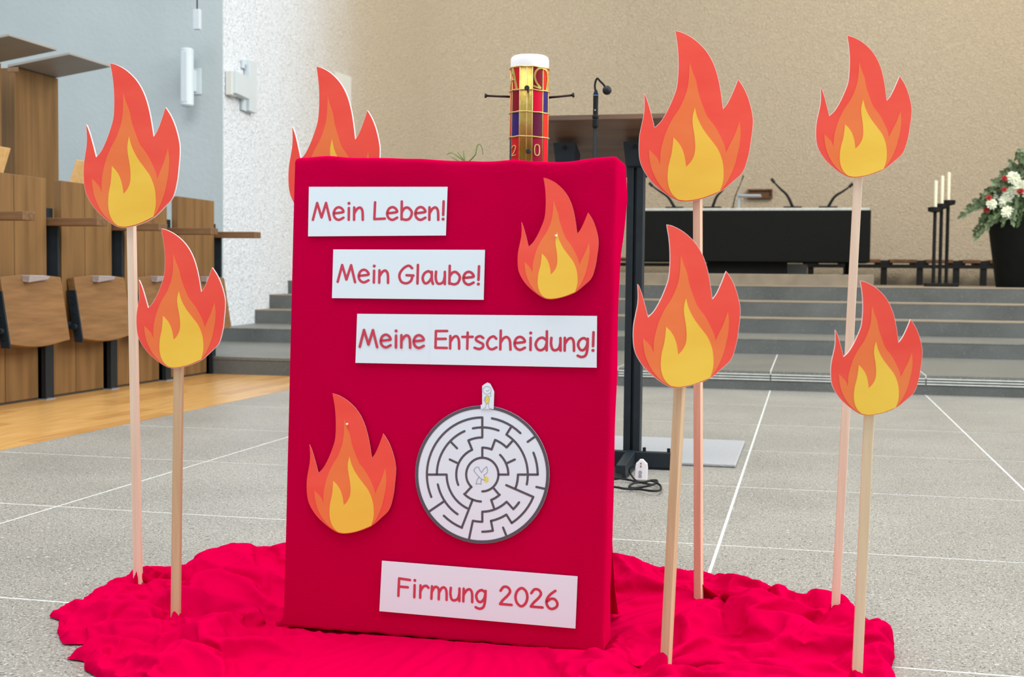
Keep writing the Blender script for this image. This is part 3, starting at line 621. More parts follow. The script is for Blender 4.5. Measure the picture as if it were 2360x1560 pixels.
# lettering ---------------------------------------------------------
GL = {  # glyph: (advance, [(smooth, points)])
 'M': (.883, [(0, [(.08, 0), (.25, .70), (.44, .10), (.62, .70), (.80, 0)])]),
 'e': (.548, [(1, [(.09, .27), (.28, .29), (.46, .33), (.40, .46), (.27, .52), (.13, .45), (.06, .26), (.12, .08), (.28, .0), (.47, .09)])]),
 'i': (.28, [(0, [(.14, 0), (.14, .49)]), (2, [(.14, .68)])]),
 'n': (.523, [(0, [(.08, 0), (.08, .51)]), (1, [(.08, .26), (.2, .45), (.33, .50), (.42, .36), (.44, 0)])]),
 'L': (.551, [(0, [(.11, .72), (.09, .03), (.52, .05)])]),
 'b': (.593, [(0, [(.1, .75), (.1, .02)]), (1, [(.1, .3), (.2, .46), (.34, .50), (.48, .38), (.51, .24), (.43, .06), (.28, 0), (.1, .05)])]),
 '!': (.238, [(0, [(.12, .75), (.11, .2)]), (2, [(.11, .03)])]),
 'G': (.68, [(1, [(.58, .62), (.45, .72), (.28, .65), (.12, .47), (.07, .27), (.16, .06), (.36, 0), (.54, .1), (.60, .31)]), (0, [(.36, .33), (.64, .32)])]),
 'l': (.274, [(0, [(.13, .76), (.13, 0)])]),
 'a': (.513, [(1, [(.42, .42), (.29, .51), (.13, .42), (.06, .22), (.14, .03), (.28, .05), (.41, .24), (.42, .44)]), (1, [(.42, .49), (.43, .18), (.48, 0)])]),
 'u': (.52, [(1, [(.08, .5), (.07, .25), (.13, .05), (.25, .01), (.38, .1), (.43, .3)]), (0, [(.43, .5), (.44, 0)])]),
 'E': (.611, [(0, [(.56, .71), (.11, .70), (.10, .02), (.56, .02)]), (0, [(.1, .38), (.51, .39)])]),
 't': (.472, [(0, [(.25, .66), (.24, 0)]), (0, [(.04, .48), (.45, .49)])]),
 's': (.487, [(1, [(.40, .45), (.28, .52), (.14, .47), (.12, .36), (.25, .28), (.39, .2), (.38, .07), (.24, 0), (.06, .05)])]),
 'c': (.514, [(1, [(.43, .43), (.32, .52), (.16, .44), (.07, .24), (.14, .05), (.28, 0), (.44, .08)])]),
 'h': (.577, [(0, [(.09, .76), (.08, 0)]), (1, [(.08, .26), (.2, .45), (.34, .50), (.45, .36), (.48, 0)])]),
 'd': (.588, [(0, [(.49, .76), (.49, 0)]), (1, [(.48, .4), (.33, .5), (.16, .44), (.06, .24), (.13, .05), (.27, 0), (.42, .1), (.49, .3)])]),
 'g': (.535, [(1, [(.43, .42), (.29, .51), (.14, .43), (.07, .25), (.15, .06), (.28, .04), (.40, .2), (.44, .44)]), (1, [(.44, .49), (.43, .1), (.37, -.16), (.22, -.24), (.06, -.19)])]),
 'F': (.607, [(0, [(.55, .68), (.10, .71), (.09, 0)]), (0, [(.1, .38), (.47, .38)])]),
 'r': (.48, [(0, [(.1, .5), (.1, 0)]), (1, [(.1, .26), (.2, .44), (.33, .50), (.43, .43)])]),
 'm': (.777, [(0, [(.09, .5), (.08, 0)]), (1, [(.08, .26), (.18, .45), (.28, .49), (.37, .38), (.38, 0)]), (1, [(.38, .26), (.48, .45), (.59, .49), (.68, .36), (.70, 0)])]),
 '2': (.61, [(1, [(.08, .55), (.2, .71), (.37, .70), (.46, .55), (.36, .37), (.2, .2), (.09, .04)]), (0, [(.08, .02), (.54, .02)])]),
 '0': (.61, [(3, [(.31, .72), (.48, .6), (.54, .36), (.47, .12), (.31, 0), (.14, .12), (.07, .36), (.14, .6)])]),
 '6': (.61, [(1, [(.41, .72), (.22, .56), (.1, .38), (.08, .2), (.18, .03), (.33, 0), (.48, .1), (.5, .25), (.40, .38), (.25, .39), (.1, .27)])]),
 ' ': (.30, [])}
def glyph_ribbons(ch, sw):
    for kind, pts in GL[ch][1]:
        if kind == 2:
            n = 12; c_ = Vector(pts[0]); yield [c_+Vector((cos(2*pi*k/n), sin(2*pi*k/n)))*sw*.62 for k in range(n)], [tuple(range(n))]; continue
        P = [Vector(p) for p in pts]
        if kind == 1: P = catmull(P, 6)
        if kind == 3: yield ribbon(catmull(P, 6, True), sw, closed=True); continue
        if kind == 0 and len(P) > 2:   # sharp corners: separate bars
            for a, b in zip(P, P[1:]): yield ribbon([a, b], sw)
            continue
        yield ribbon(P, sw)
def text(thing, word, p0, p1, off, em_px, name='lettering', space=None):
    a, b = uv(*p0), uv(*p1); d = (b-a); adv = [space if (c == ' ' and space) else GL[c][0] for c in word]
    tot = sum(adv)-.13; em = d.length/tot; ux = d.normalized(); vx = Vector((-ux.y, ux.x)); yk = (em_px/ (F/2.22))/em
    g = G(); x = -.04; lay = 0
    for c, ad in zip(word, adv):
        if c == ' ': thing.part(name, g, 'ink'); g = G()
        for vv, fc in glyph_ribbons(c, .104):
            lay += 1
            q = [a+ux*((x+p.x)*em)+vx*(p.y*em*yk) for p in vv]
            g.add([pt(s.x, s.y, off+.00003*(lay % 5)) for s in q], fc)
        x += ad
    return thing.part(name, g, 'ink')
def card(px, label, word, p0, p1, off, em, split=None, space=None):
    c = [uv(*p) for p in px]; base = pt(*((c[2]+c[3])/2), off)
    t = Thing('lettered_card', tuple(base), label, 'card', 'white lettered cards on the red board')
    def sheet(cc, o2):
        g = G(); n = 12; nv = 4     # slightly bowed sheet of paper
        for k in range(n+1):
            for j in range(nv+1):
                u, w_ = k/n, j/nv; q = (cc[3].lerp(cc[2], u)).lerp(cc[0].lerp(cc[1], u), w_); g.v.append(pt(q.x, q.y, o2-.0004*(1-w_)*0))
        for k in range(n):
            for j in range(nv): i0 = k*(nv+1)+j; g.f.append((i0, i0+1, i0+nv+2, i0+nv+1))
        o = t.part('sheet', g, 'paper'); s_ = o.modifiers.new('s', 'SOLIDIFY'); s_.thickness = .0008; s_.offset = 0; return o
    if split:
        tA, bA = c[0].lerp(c[1], split), c[3].lerp(c[2], split); e_ = (c[1]-c[0]).normalized()*.004
        sheet([c[0], tA+e_, bA+e_, c[3]], off); sheet([tA, c[1], c[2], bA], off+.0009); toff = off+.0016
    else: sheet(c, off); toff = off+.0007
    text(t, word, p0, p1, toff, em, space=space); return t
card([(714, 431), (1033, 431), (1029, 543), (712, 545)], 'white card reading Mein Leben!, topmost on the red board', 'Mein Leben!', (721, 507), (1025, 507), .004, 57)
card([(770, 575), (1119, 576), (1116, 691), (767, 687)], 'white card reading Mein Glaube!, second from the top', 'Mein Glaube!', (778, 649.5), (1106, 656.5), .004, 57)
card([(825, 723), (1377, 728), (1376, 847), (821, 836)], 'long white card reading Meine Entscheidung!, made of two sheets', 'Meine Entscheidung!', (829, 799), (1370, 809), .004, 57, split=.32)
card([(882, 1291), (1332, 1327), (1327, 1447), (876, 1407)], 'white card reading Firmung 2026 at the foot of the red board', 'Firmung 2026', (917, 1371.5), (1286, 1402.5), .004, 58, space=.42)

# round maze --------------------------------------------------------
def mz(x, y): return uv(920+x/3.805, 860+y/3.805)
MC = (734, 886); RH = [0, 141, 228, 312, 398, 485, 576]; RV = [0, 147, 236, 325, 413, 500, 592]
def mp(r, a):   # ring number (may be fractional), clockwise degrees from the top
    i = int(min(r, 5.999)); f_ = r-i; rh = RH[i]+(RH[i+1]-RH[i])*f_ if i < 6 else RH[6]; rv = RV[i]+(RV[i+1]-RV[i])*f_ if i < 6 else RV[6]
    return mz(MC[0]+rh*sin(R(a)), MC[1]-rv*cos(R(a)))
ARC = [(1, -138, 180), (2, 183, 224), (5, 201.5, 224), (3, 205, 270), (5, 247, 360), (4, -12, 21), (3, -23, 0), (2, -112.5, -23), (4, -90, -23), (4, 213, 258), (5, 10, 43.5), (4, 32, 102), (3, 21, 43), (2, 0, 21), (2, 43, 90), (5, 67.5, 90), (3, 90, 111), (5, 113, 147.5), (4, 148, 169), (5, 169, 180), (2, 138, 160), (3, 138, 180), (4, 126, 137), (4, 180, 192)]
RAD = [(223, 1, 2), (201.8, 2, 5), (270, 3, 5), (0, 3, 5), (-23, 2, 3), (-66, 2, 3), (-45, 3, 4), (236, 4, 6), (32, 4, 5), (43, 3, 4), (21, 2, 3), (0, 1, 2), (90, 1, 2), (66, 2, 3), (55, 5, 6), (90, 3, 5), (113, 2, 5), (148, 4, 5), (169, 4, 5), (102.5, 5, 6), (158, 5, 6), (139, 1, 2), (160, 2, 3), (137, 3, 4), (180, 3, 4), (192, 4, 6)]
t = Thing('maze_disc', tuple(pt(*mp(5.999, 180), .004)), 'round white paper maze with dark walls and a dove in its centre', 'maze')
disc = [mp(5.999, a)+ (mp(5.999, a)-mp(0.01, 0)).normalized()*.0025 for a in range(0, 360, 4)]
t.part('disc', G().prism([pt(q.x, q.y, .0035) for q in disc], PN*.0008), 'paper')
lay = 0; ww = .0041
g = G()
for r_, a0, a1 in ARC:
    n = max(3, int((a1-a0)/5)); v, f = ribbon([mp(r_, a0+(a1-a0)*k/n) for k in range(n+1)], ww); lay += 1
    g.add([pt(p.x, p.y, .0045+.00003*(lay % 6)) for p in v], f)
for a, r0, r1 in RAD:
    v, f = ribbon([mp(r0, a), mp(r1, a)], ww); lay += 1; g.add([pt(p.x, p.y, .0045+.00003*(lay % 6)) for p in v], f)
t.part('maze_walls', g, 'maze_ink')
v, f = ribbon([mp(5.97, a) for a in range(0, 360, 4)], .0056, closed=True)
t.part('outer_wall', G().add([pt(p.x, p.y, .0048) for p in v], f), 'maze_ink')
def sketch(strokes, off, w_=.0011):
    g = G(); l = 0
    for pts in strokes:
        v, f = ribbon([mz(*p) for p in catmull([Vector(p) for p in pts], 5)], w_); l += 1; g.add([pt(p.x, p.y, off+.00002*(l % 4)) for p in v], f)
    return g
dv = t.part('dove_drawing', sketch([[(668, 862), (700, 900), (730, 925), (760, 935)], [(660, 850), (675, 825), (702, 820)], [(702, 820), (715, 850), (728, 868)], [(728, 868), (745, 840), (772, 815)], [(772, 815), (780, 850), (770, 875), (748, 890)], [(748, 890), (752, 905), (760, 915)], [(660, 850), (668, 862)], [(708, 905), (690, 930), (678, 970)], [(678, 970), (700, 965), (724, 970)], [(724, 970), (722, 945), (730, 925)]], .0047), 'pencil')
yc = mz(768, 928); t.part('yellow_dot', G().add([pt(yc.x+.0042*cos(2*pi*k/16), yc.y+.0055*sin(2*pi*k/16), .00465) for k in range(16)], [tuple(range(16))]), 'yellow_pencil')
# little figure pinned at the maze entrance
fp = [mz(*p) for p in ((735, 110), (752, 96), (780, 80), (805, 90), (825, 128), (840, 160), (835, 312), (722, 312), (722, 275), (735, 272))]
t = Thing('figure_cutout', tuple(pt(*mz(780, 312), .006)), 'small white paper cutout with a pencil figure at the maze entrance', 'paper cutout')
t.part('paper', G().prism([pt(q.x, q.y, .0055) for q in fp], PN*.0007), 'paper')
circ = lambda cx, cy, rx, ry: [(cx+rx*cos(2*pi*k/12), cy+ry*sin(2*pi*k/12)) for k in range(13)]
t.part('pencil_drawing', sketch([circ(778, 148, 36, 34), circ(779, 230, 19, 36), [(770, 262), (764, 300), (745, 304)], [(790, 262), (795, 302), (815, 306)], [(765, 205), (750, 230), (755, 245)], [(795, 205), (812, 195), (808, 170)], [(770, 150), (785, 155), (795, 140)]], .0064, .0008), 'pencil')
yc = mz(779, 230); t.part('yellow_belly', G().add([pt(yc.x+.0032*cos(2*pi*k/16), yc.y+.0068*sin(2*pi*k/16), .0063) for k in range(16)], [tuple(range(16))]), 'yellow_pencil')

# ------------------------------------------------------------------ paper flames
FO = [[(497, 75), (560, 95), (640, 140), (720, 210), (780, 290), (825, 385), (855, 490), (875, 600), (893, 735)], [(893, 735), (930, 690), (975, 600), (1020, 490)],
      [(1020, 490), (1070, 570), (1110, 670), (1138, 790), (1140, 880), (1125, 1000), (1105, 1120), (1060, 1255), (980, 1335), (865, 1425), (720, 1480), (590, 1502), (500, 1488), (400, 1425), (300, 1335), (235, 1245), (200, 1160), (190, 1060), (195, 950), (215, 850), (232, 770), (238, 690), (235, 590)],
      [(235, 590), (262, 660), (290, 760), (320, 882)], [(320, 882), (375, 830), (430, 740), (480, 630), (510, 540), (522, 420), (523, 300), (515, 190), (497, 75)]]
FM = [[(615, 340), (640, 420), (670, 500), (690, 600), (720, 690), (760, 790), (820, 870), (870, 960), (905, 1040), (918, 1095)], [(918, 1095), (950, 1030), (990, 950), (1030, 840)],
      [(1030, 840), (1040, 930), (1030, 1040), (1010, 1130), (985, 1220), (945, 1310), (900, 1385), (865, 1423)], [(865, 1423), (720, 1477), (590, 1499), (500, 1485)], [(500, 1485), (440, 1445), (380, 1385), (330, 1310), (290, 1210), (275, 1120), (272, 1062)],
      [(272, 1062), (310, 1100), (345, 1140), (365, 1190)], [(365, 1190), (370, 1090), (390, 1000), (420, 910), (470, 810), (530, 720), (580, 610), (605, 500), (615, 340)]]
FY = [[(658, 718), (675, 790), (700, 850), (740, 920), (800, 1000), (850, 1070), (885, 1160), (897, 1250), (892, 1340), (866, 1420)], [(866, 1420), (720, 1474), (590, 1496), (515, 1486)],
      [(515, 1486), (470, 1445), (440, 1385), (428, 1310), (435, 1210), (460, 1110), (472, 1030), (478, 965)], [(478, 965), (520, 1010), (550, 1060), (572, 1130), (583, 1212)], [(583, 1212), (620, 1175), (650, 1120), (660, 1050), (655, 960), (640, 860), (640, 790), (658, 718)]]
def outline(segs, n=4):
    out = []
    for s in segs: out += catmull([Vector(p) for p in s], n)[:-1]
    return [Vector(((p.x-590)/1427, (1502-p.y)/1427)) for p in out]
def offset(P, d):
    n = len(P); A = sum(P[i].x*P[(i+1) % n].y-P[(i+1) % n].x*P[i].y for i in range(n)); sg = 1 if A > 0 else -1; out = []
    for i in range(n):
        t_ = (P[(i+1) % n]-P[i-1]).normalized(); out.append(P[i]+Vector((t_.y, -t_.x))*d*sg)
    return out
L_RED, L_ORA, L_YEL = outline(FO), outline(FM), outline(FY)
def flame(t, org, U, V, N, thick=.003, rim=.0022):
    P3 = lambda q, o_: org+U*q.x+V*q.y+N*o_
    bd = t.part('board', G().prism([P3(q, 0) for q in offset(L_RED, rim)], -N*thick), 'foam_board')
    for nm, out, mm, o_ in (('red_print', L_RED, 'flame_red', .0), ('orange_print', L_ORA, 'flame_orange', .0005), ('yellow_print', L_YEL, 'flame_yellow', .001)):
        t.part(nm, G().prism([P3(q, o_+.0001) for q in out], N*.0005), mm)
TIP = Vector(((497-590)/1427, 1.0))
def placed(tip, bot, wpx, Y):
    """bottom point, width and height vectors of a flat flame at depth Y, turned until it shows the measured width"""
    best = None
    for k in range(-50, 51):
        yw = R(k); a, b = ony(*tip, Y), ony(*bot, Y); d = a-b; c_ = cos(yw); tx, tz = TIP.x*c_, TIP.y
        s = math.hypot(d.x, d.z)/math.hypot(tx, tz); ang = math.atan2(d.z, d.x)-math.atan2(tz, tx); M_ = Matrix.Rotation(-ang, 3, 'Y')
        U = M_@Vector((cos(yw), sin(yw), 0))*s; V = M_@Vector((0, 0, 1))*s; N = (M_@Vector((sin(yw), -cos(yw), 0))).normalized()
        xs = [pj(b+U*q.x+V*q.y)[0] for q in L_RED[::2]]; e = abs(max(xs)-min(xs)-wpx)+.12*abs(k-8)
        if best is None or e < best[0]: best = (e, b, U, V, N, k)
    return best[1:5]
FL = [('F1', (254, 146), (290, 524), 221, (318, 1325), (303, 520), 'pine_pink', .05, 'large paper flame on a stick, upper left beside the stall canopy'),
      ('F2', (373, 527), (405, 848), 204, (405, 1422), (412, 846), 'pine_tan', .2, 'paper flame on a short stick, lower left in front of the stalls'),
      ('F4', (1557, 72), (1583, 464), 262, (1610, 1358), (1608, 460), 'pine_red', -.3, 'largest paper flame on a tall stick right of the microphone'),
      ('F5', (1953, 83), (1972, 409), 220, (1925, 1408), (1978, 405), 'pine_pink', 0.02, 'paper flame on a tall leaning stick, upper right above the altar end'),
      ('F6', (1538, 518), (1565, 893), 246, (1535, 1520), (1567, 890), 'pine_tan', -.35, 'paper flame on a short stick just right of the red board'),
      ('F7', (1983, 647), (2003, 957), 210, (1975, 1558), (2003, 955), 'pine', 0.03, 'rightmost low paper flame on a short stick in front of the steps'),
      ('F3', (728, 153), (752, 527), 209, (748, 1340), (750, 520), 'pine', .1, 'paper flame half hidden behind the top left of the red board')]
STICKS = []
for (k, tip, bot, ratio, sb, stp, sm_, ys, lab) in FL:
    base = onz(*sb, .03); Y = base.y; top = ony(*stp, Y); b, U, V, N = placed(tip, bot, ratio, Y-.017)
    d = (top-base).normalized(); foot = base-d*(.03/d.z); t = Thing('flame_sign', (foot.x, foot.y, .0), lab, 'paper flame', 'paper flames on sticks around the red board')
    flame(t, b, U, V, N)
    t.part('stick', G().bar(foot, top+d*(.10), .0155, .0145, (cos(ys), sin(ys), 0)), sm_, bevel=.001)
    STICKS.append(Vector((foot.x, foot.y)))
for tip, bot, lab, lift, hgt in (((1257, 412), (1275, 690), 'paper flame pinned at the upper right of the red board', .02, 0), ((770, 906), (800, 1228), 'paper flame pinned at the lower left of the red board', .004, 0)):
    a, b = uv(*tip), uv(*bot); d = a-b; s = d.length/TIP.length; ang = math.atan2(d.y, d.x)-math.atan2(TIP.y, TIP.x)
    yw = lift/.12*.45 if lift > .01 else .02
    U = (PU*cos(ang)+PV*sin(ang)); V = (-PU*sin(ang)+PV*cos(ang)); U = (U*cos(yw)-PN*sin(yw)).normalized(); N = V.cross(U).normalized(); N = N if N.dot(PN) > 0 else -N
    org = pt(b.x, b.y, .005+(.012 if lift > .01 else 0.003))
    t = Thing('pinned_flame', tuple(org), lab, 'paper flame', 'paper flames pinned on the red board')
    flame(t, org, U*s*1.0, V*s, N, .0006, .0003)
    pn = org+U*s*(.04)+V*s*(.52 if lift > .01 else .78); t.part('pin', G().ball(pn+N*.003, .0022, 10, 6), 'foam_board')
    t.part('pin_shaft', G().tube([pn, pn-N*.03], .0006, 6), 'grey_metal')

# ------------------------------------------------------------------ candle on its pedestal behind the board
CY = 2.57; cc = ony(1220, 250, CY); cx = cc.x; CR = .0402
zc = lambda y: ony(1220, y, CY-CR).z
ZB = zc(385)
t = Thing('pedestal', (cx, CY+.05, 0), 'candle pedestal standing hidden behind the red board', 'pedestal')
t.part('base', G().box(cx-.14, cx+.12, CY-.10, CY+.18, .0, .05), 'oak', bevel=.004); t.part('column', G().box(cx-.10, cx+.08, CY-.06, CY+.13, .05, ZB-.03), 'oak', bevel=.003); t.part('top', G().box(cx-.22, cx+.09, CY-.08, CY+.16, ZB-.03, ZB), 'oak', bevel=.004)
t = Thing('paschal_candle', (cx, CY, ZB), 'thick white candle with gold cross and red and purple wax panels behind the red board', 'candle')
t.part('wax_body', G().lathe([(CR-.001, ZB), (CR-.001, zc(160)), (CR, zc(150)), (CR, zc(133)), (CR*.96, zc(126)), (CR*.86, zc(122.5)), (CR*.5, zc(121.8)), (.006, zc(123)), (.002, zc(123))], (cx, CY, 0), 48), 'wax', smooth=True)
VDIR = math.atan2(0-CY, 0-cx)   # direction from candle to viewer
def cpt(a, z, r): w = VDIR+R(a); return Vector((cx+r*cos(w), CY+r*sin(w), z))   # a>0 = to the right seen from the front
def patch(a0, a1, z0, z1, r, th=.0012, n=8):
    g = G(); k0 = [cpt(a0+(a1-a0)*k/n, 0, 1) for k in range(n+1)]
    for rr_ in (r, r+th):
        for k in range(n+1):
            for z in (z0, z1): g.v.append(cpt(a0+(a1-a0)*k/n, z, rr_))
    m_ = 2*(n+1)
    for k in range(n):
        i0 = 2*k; g.f += [(i0, i0+2, i0+3, i0+1), (m_+i0, m_+i0+1, m_+i0+3, m_+i0+2), (i0, m_+i0, m_+i0+2, i0+2), (i0+1, i0+3, m_+i0+3, m_+i0+1)]
    g.f += [(0, 1, m_+1, m_), (2*n, m_+2*n, m_+2*n+1, 2*n+1)]
    return g
rows = [152.5, 206, 257, 314, 378]
cols = [(-100, -77), (-74, -63), (-60, -31), (11, 40), (46, 70), (74, 100)]
pal = [['w_oran', 'w_oran', 'w_red', 'w_dark', 'w_oran', 'w_red'], ['w_crim', 'w_red', 'w_dark', 'w_crim', 'w_purple', 'w_dark'], ['w_dark', 'w_red', 'w_purple', 'w_plum', 'w_oran', 'w_red'], ['w_plum', 'w_navy', 'w_red', 'w_wine', 'w_hot', 'w_navy']]
for i in range(4):
    for j, (a0, a1) in enumerate(cols): t.part('wax_panel', patch(a0, a1, zc(rows[i+1])+.0010, zc(rows[i])-.0010, CR-.0005), pal[i][j], smooth=False)
cr = t.part('gold_cross', patch(-31, 10, zc(378), zc(150), CR-.0003, .0016, 10), 'gold', smooth=True)
for a in (-29, -8, 8): cr2 = t.part('cross_rib', G().tube([cpt(a, zc(378), CR+.0008), cpt(a, zc(150.5), CR+.0008)], .0016, 8), 'gold_light', smooth=True)
for a in (-75.5, -61.5, 42.5, 72): t.part('gold_line', G().tube([cpt(a, zc(378), CR+.0006), cpt(a, zc(152), CR+.0006)], .0012, 6), 'gold_light', smooth=True)
for k, y in enumerate(rows[:4]):
    pts = [cpt(a, zc(y)-.0009*sin(R(a*2))+.0012*noise.noise(Vector((a*.05, k, 0))), CR+.0016) for a in range(-100, 101, 8)]
    t.part('gold_band', G().tube(pts, .0015, 6), 'gold_light', smooth=True)
def cstroke(pts, w_, off=.0022):
    """pts in photograph pixels relative to the candle face -> ribbon on the cylinder"""
    v, f = ribbon(pts, w_); g = G()
    def q(p, o_): s_ = max(-.985, min(.985, (p.x-1219.7)/44.5)); return cpt(math.degrees(math.asin(s_)), zc(p.y), CR+o_)
    n = len(v); g.v = [q(p, off) for p in v]+[q(p, 0) for p in v]; g.f = list(f)
    ec = {}
    for fc in f:
        for a, b in zip(fc, fc[1:]+fc[:1]): ec[(a, b)] = 1
    for (a, b) in ec:
        if (b, a) not in ec: g.f.append((a, b, n+b, n+a))
    return g
cv = lambda pts, n=5: catmull([Vector((1160+x/6, 110+y/6)) for x, y in pts], n)
A_ = t.part('alpha_sign', cstroke(cv([(98, 560), (112, 420), (135, 275)]), 2.2), 'gold_light'); cA = cstroke(cv([(135, 275), (160, 400), (190, 560)]), 4.6, .0024); t.part('alpha_stroke', cA, 'gold', A_); t.part('alpha_bar', cstroke(cv([(100, 430), (165, 425)]), 2.6, .0026), 'gold_light', A_)
t.part('omega_sign', cstroke(cv([(415, 530), (470, 545), (500, 545), (450, 480), (425, 400), (440, 320), (490, 275), (540, 275), (585, 300), (600, 380), (598, 460), (585, 560), (612, 570)]), 4.2), 'gold')
t.part('digit_two', cstroke(cv([(132, 1375), (150, 1345), (175, 1350), (180, 1385), (160, 1440), (135, 1480), (180, 1478)]), 1.8), 'gold_light')
t.part('digit_zero', cstroke(cv([(465, 1335), (490, 1350), (497, 1410), (490, 1470), (465, 1485), (440, 1470), (432, 1410), (440, 1350), (465, 1335)]), 2.2), 'gold_light')
def nail(a, y, ln, headr, dz=0.):
    p0 = cpt(a, zc(y), CR-.004); p1 = cpt(a, zc(y)+dz, CR+ln); d = (p1-p0).normalized()
    n_ = t.part('nail', G().tube([p0, p1], .0024, 8), 'nail', smooth=True); t.part('nail_head', G().tube([p1-d*.001, p1+d*.002, p1+d*.004], [headr*.7, headr, headr*.8], 12), 'nail_head', n_)
nail(-88, 217, .050, .0052, .0015); nail(84, 219, .050, .0055, .005); nail(-4, 211, .035, .0055, .002); nail(-1, 352, .03, .0055)
# grass tuft standing beside the candle on the pedestal
gp = ony(1075, 370, CY+.03)
t = Thing('grass_pot', (gp.x, CY+.03, ZB), 'green grass blades peeking over the top edge of the red board', 'plant')
t.part('pot', G().lathe([(.022, ZB), (.030, ZB+.012), (.031, ZB+.013), (.028, ZB+.012), (.026, ZB+.008)], (gp.x, CY+.03, 0), 20), 'terracotta')
for pts in ([(1080, 385), (1094, 358), (1098, 342), (1103, 332), (1110, 338), (1113, 356)], [(1072, 385), (1070, 362), (1068, 345)], [(1078, 385), (1064, 362), (1054, 350)], [(1080, 385), (1060, 364), (1042, 352), (1030, 356)], [(1074, 385), (1052, 368), (1040, 362)]):
    q = [ony(x, y, CY+.03+i*.002) for i, (x, y) in enumerate(pts)]; q[0] = Vector((gp.x+random.uniform(-.008, .008), CY+.03, ZB+.01)); q = catmull(q, 4)
    t.part('blade', G().tube(q, [.0019*(1-.6*i/len(q)) for i in range(len(q))], 5), 'blade', smooth=True)

# ------------------------------------------------------------------ red cloth on the floor
OUT = [(655, 1262, .02), (520, 1284, .015), (430, 1310, .01), (345, 1314, .004), (320, 1316, .004), (285, 1334, .006), (240, 1347, .01), (180, 1388, .008), (108, 1424, .0), (150, 1436, 0), (130, 1458, 0), (146, 1489, 0), (228, 1489, 0), (152, 1520, 0), (196, 1528, 0), (192, 1548, 0), (330, 1610, 0), (700, 1690, 0), (1400, 1720, 0), (1900, 1690, 0), (2080, 1600, 0), (2052, 1552, .0), (2062, 1520, .0), (2055, 1482, .005), (1995, 1438, .008), (1945, 1396, .003), (1905, 1396, .003), (1850, 1386, .012), (1770, 1352, .012), (1690, 1332, .012), (1540, 1312, .01), (1425, 1297, .01), (1000, 1268, .01)]
poly = [onz(x, y, z).to_2d() for x, y, z in OUT]
from mathutils.geometry import delaunay_2d_cdt
GS = .0098; BEND, SHR, NF = .12, -.23, 30
def inside(p):
    c_ = False; n = len(poly)
    for i in range(n):
        a, b = poly[i], poly[(i+1) % n]
        if (a.y > p.y) != (b.y > p.y) and p.x < (b.x-a.x)*(p.y-a.y)/(b.y-a.y)+a.x: c_ = not c_
    return c_
def edist(p):
    d = 9.
    for i in range(len(poly)):
        a, b = poly[i], poly[(i+1) % len(poly)]; e = b-a; u = max(0, min(1, (p-a).dot(e)/e.dot(e))); d = min(d, (p-a-e*u).length)
    return d
bound = []
for i in range(len(poly)):
    a, b = poly[i], poly[(i+1) % len(poly)]; n = max(1, int((b-a).length/GS))
    for k in range(n):
        q = a.lerp(b, k/n); bound.append(q+Vector((.006*noise.noise(Vector((q.x*18, q.y*18, 4))), .006*noise.noise(Vector((q.x*18, q.y*18, 8))))))
pts2 = list(bound); xs = [p.x for p in poly]; ys = [p.y for p in poly]; rw = random.Random(5); ry = min(ys); row = 0
while ry < max(ys):
    rx = min(xs)+(GS/2 if row % 2 else 0)
    while rx < max(xs):
        q = Vector((rx+rw.uniform(-.2, .2)*GS, ry+rw.uniform(-.2, .2)*GS))
        if inside(q) and edist(q) > GS*.7: pts2.append(q)
        rx += GS
    ry += GS*.866; row += 1
def tri(t): t = t % 1.; return 1-abs(2*t-1)
def crease(x, y, ang, fr, amp, seed, wob=.5, mfr=2.6):
    """one family of folds: crests across direction ang, wandering and fading in and out"""
    c_, s_ = cos(ang), sin(ang); q = x*c_+y*s_; r_ = -x*s_+y*c_
    ph = fr*q+wob*noise.noise(Vector((q*fr*.45, r_*fr*.25, seed)))*2
    mask = min(1., max(0., .45+1.8*noise.noise(Vector((x*mfr, y*mfr, seed+9)))))
    return amp*mask*tri(ph)
def seedz(x, y):
    left = min(1, max(0, (-.80-x)/.2)); right = min(1, max(0, (x+.40)/.2)); mid = max(0, 1-left-right)
    return left*(crease(x, y, 1.25, 6.5, .022, 1.3)+crease(x, y, 1.5, 11, .016, 6.1)+crease(x, y, .8, 16, .008, 2.2))+right*(crease(x, y, 1.2, 6.5, .020, 11.3)+crease(x, y, .4, 8, .018, 13.7)+crease(x, y, 2.2, 11, .014, 17.2)+crease(x, y, 1.6, 17, .008, 19.1))+mid*crease(x, y, 1.0, 5, .006, 21.)
nb = len(bound)
cv_, ce_, cf_, *_ = delaunay_2d_cdt(pts2, [(i, (i+1) % nb) for i in range(nb)], [], 1, 1e-6)
me = bpy.data.meshes.new('floor_cloth'); me.from_pydata([(p.x, p.y, .006+seedz(p.x, p.y)*min(1, edist(p)/.03)+.002*noise.noise(Vector((p.x*30, p.y*30, 1)))) for p in cv_], [], [tuple(f) for f in cf_]); me.materials.append(MATS['cloth'])
cl = bpy.data.objects.new('floor_cloth', me); COL.objects.link(cl)
pin = cl.vertex_groups.new(name='pin'); shr = cl.vertex_groups.new(name='shrink')
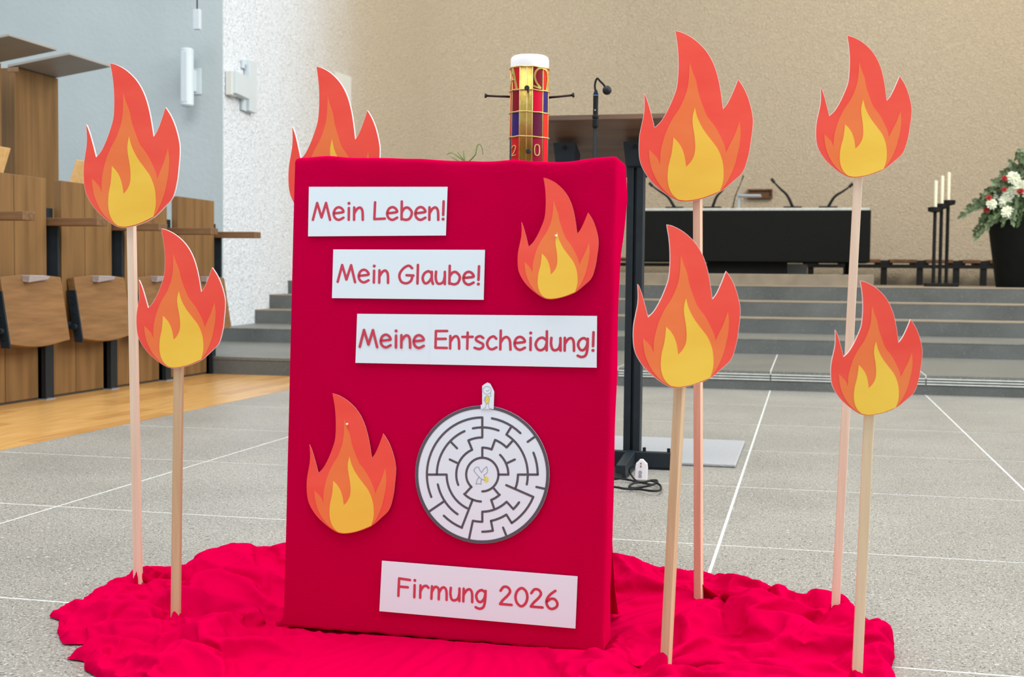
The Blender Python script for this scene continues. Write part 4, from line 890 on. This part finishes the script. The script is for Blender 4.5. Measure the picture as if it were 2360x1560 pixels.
for v in me.vertices:
    p = v.co; u = (Vector((p.x, p.y, 0))-PO).dot(PU); w_ = -(Vector((p.x, p.y, 0))-PO).dot(PN)
    du = max(-u, u-PW, 0); dw = max(-w_, w_-BT, 0); dd = math.hypot(du, dw); ed = edist(p.to_2d())
    near = min((p.to_2d()-q).length for q in STICKS)
    if ed < GS*.3 or dd < .012: pin.add([v.index], 1., 'REPLACE'); v.co.z = .003
    if near < .012: pin.add([v.index], 1., 'REPLACE'); v.co.z = .045
    left = min(1, max(0, (-.80-p.x)/.2)); right = min(1, max(0, (p.x+.40)/.2)); back = min(1, max(0, (p.y-2.25)/.1))
    shr.add([v.index], 1-max(left, right, back*.8), 'REPLACE')
gf = bpy.data.objects.new('tmp_floor', bpy.data.meshes.new('tmp_floor')); gf.data.from_pydata([(-4, 0, 0), (3, 0, 0), (3, 5, 0), (-4, 5, 0)], [], [(0, 1, 2, 3)]); COL.objects.link(gf)
cm = gf.modifiers.new('c', 'COLLISION'); gf.collision.thickness_outer = .004; gf.collision.cloth_friction = 20
md = cl.modifiers.new('cloth', 'CLOTH'); cs = md.settings; cs.quality = 6; cs.mass = .15; cs.air_damping = 3; cs.tension_stiffness = 25; cs.compression_stiffness = 25; cs.shear_stiffness = 15; cs.bending_stiffness = BEND; cs.tension_damping = 15; cs.compression_damping = 15
cs.vertex_group_mass = 'pin'; cs.vertex_group_shrink = 'shrink'; cs.shrink_min = SHR; cs.shrink_max = -.03
md.collision_settings.distance_min = .004; md.collision_settings.use_self_collision = False
md.point_cache.frame_start = 1; md.point_cache.frame_end = 60
for fr in range(1, NF): S.frame_set(fr)
dg = bpy.context.evaluated_depsgraph_get(); ev = cl.evaluated_get(dg); co = [v.co.copy() for v in ev.data.vertices]
bpy.data.objects.remove(cl); bpy.data.objects.remove(gf); S.frame_set(1)
g = G(); g.v = [Vector((p.x, p.y, max(p.z, .0015))) for p in co]; g.f = [tuple(f) for f in cf_]
o = link('floor_cloth', g, 'cloth', (-.62, 2.12, 0), smooth=True)
sb_ = o.modifiers.new('sub', 'SUBSURF'); sb_.levels = 1; sb_.render_levels = 1
tag(o, 'crumpled bright red cloth spread on the floor under the board and sticks', 'cloth')
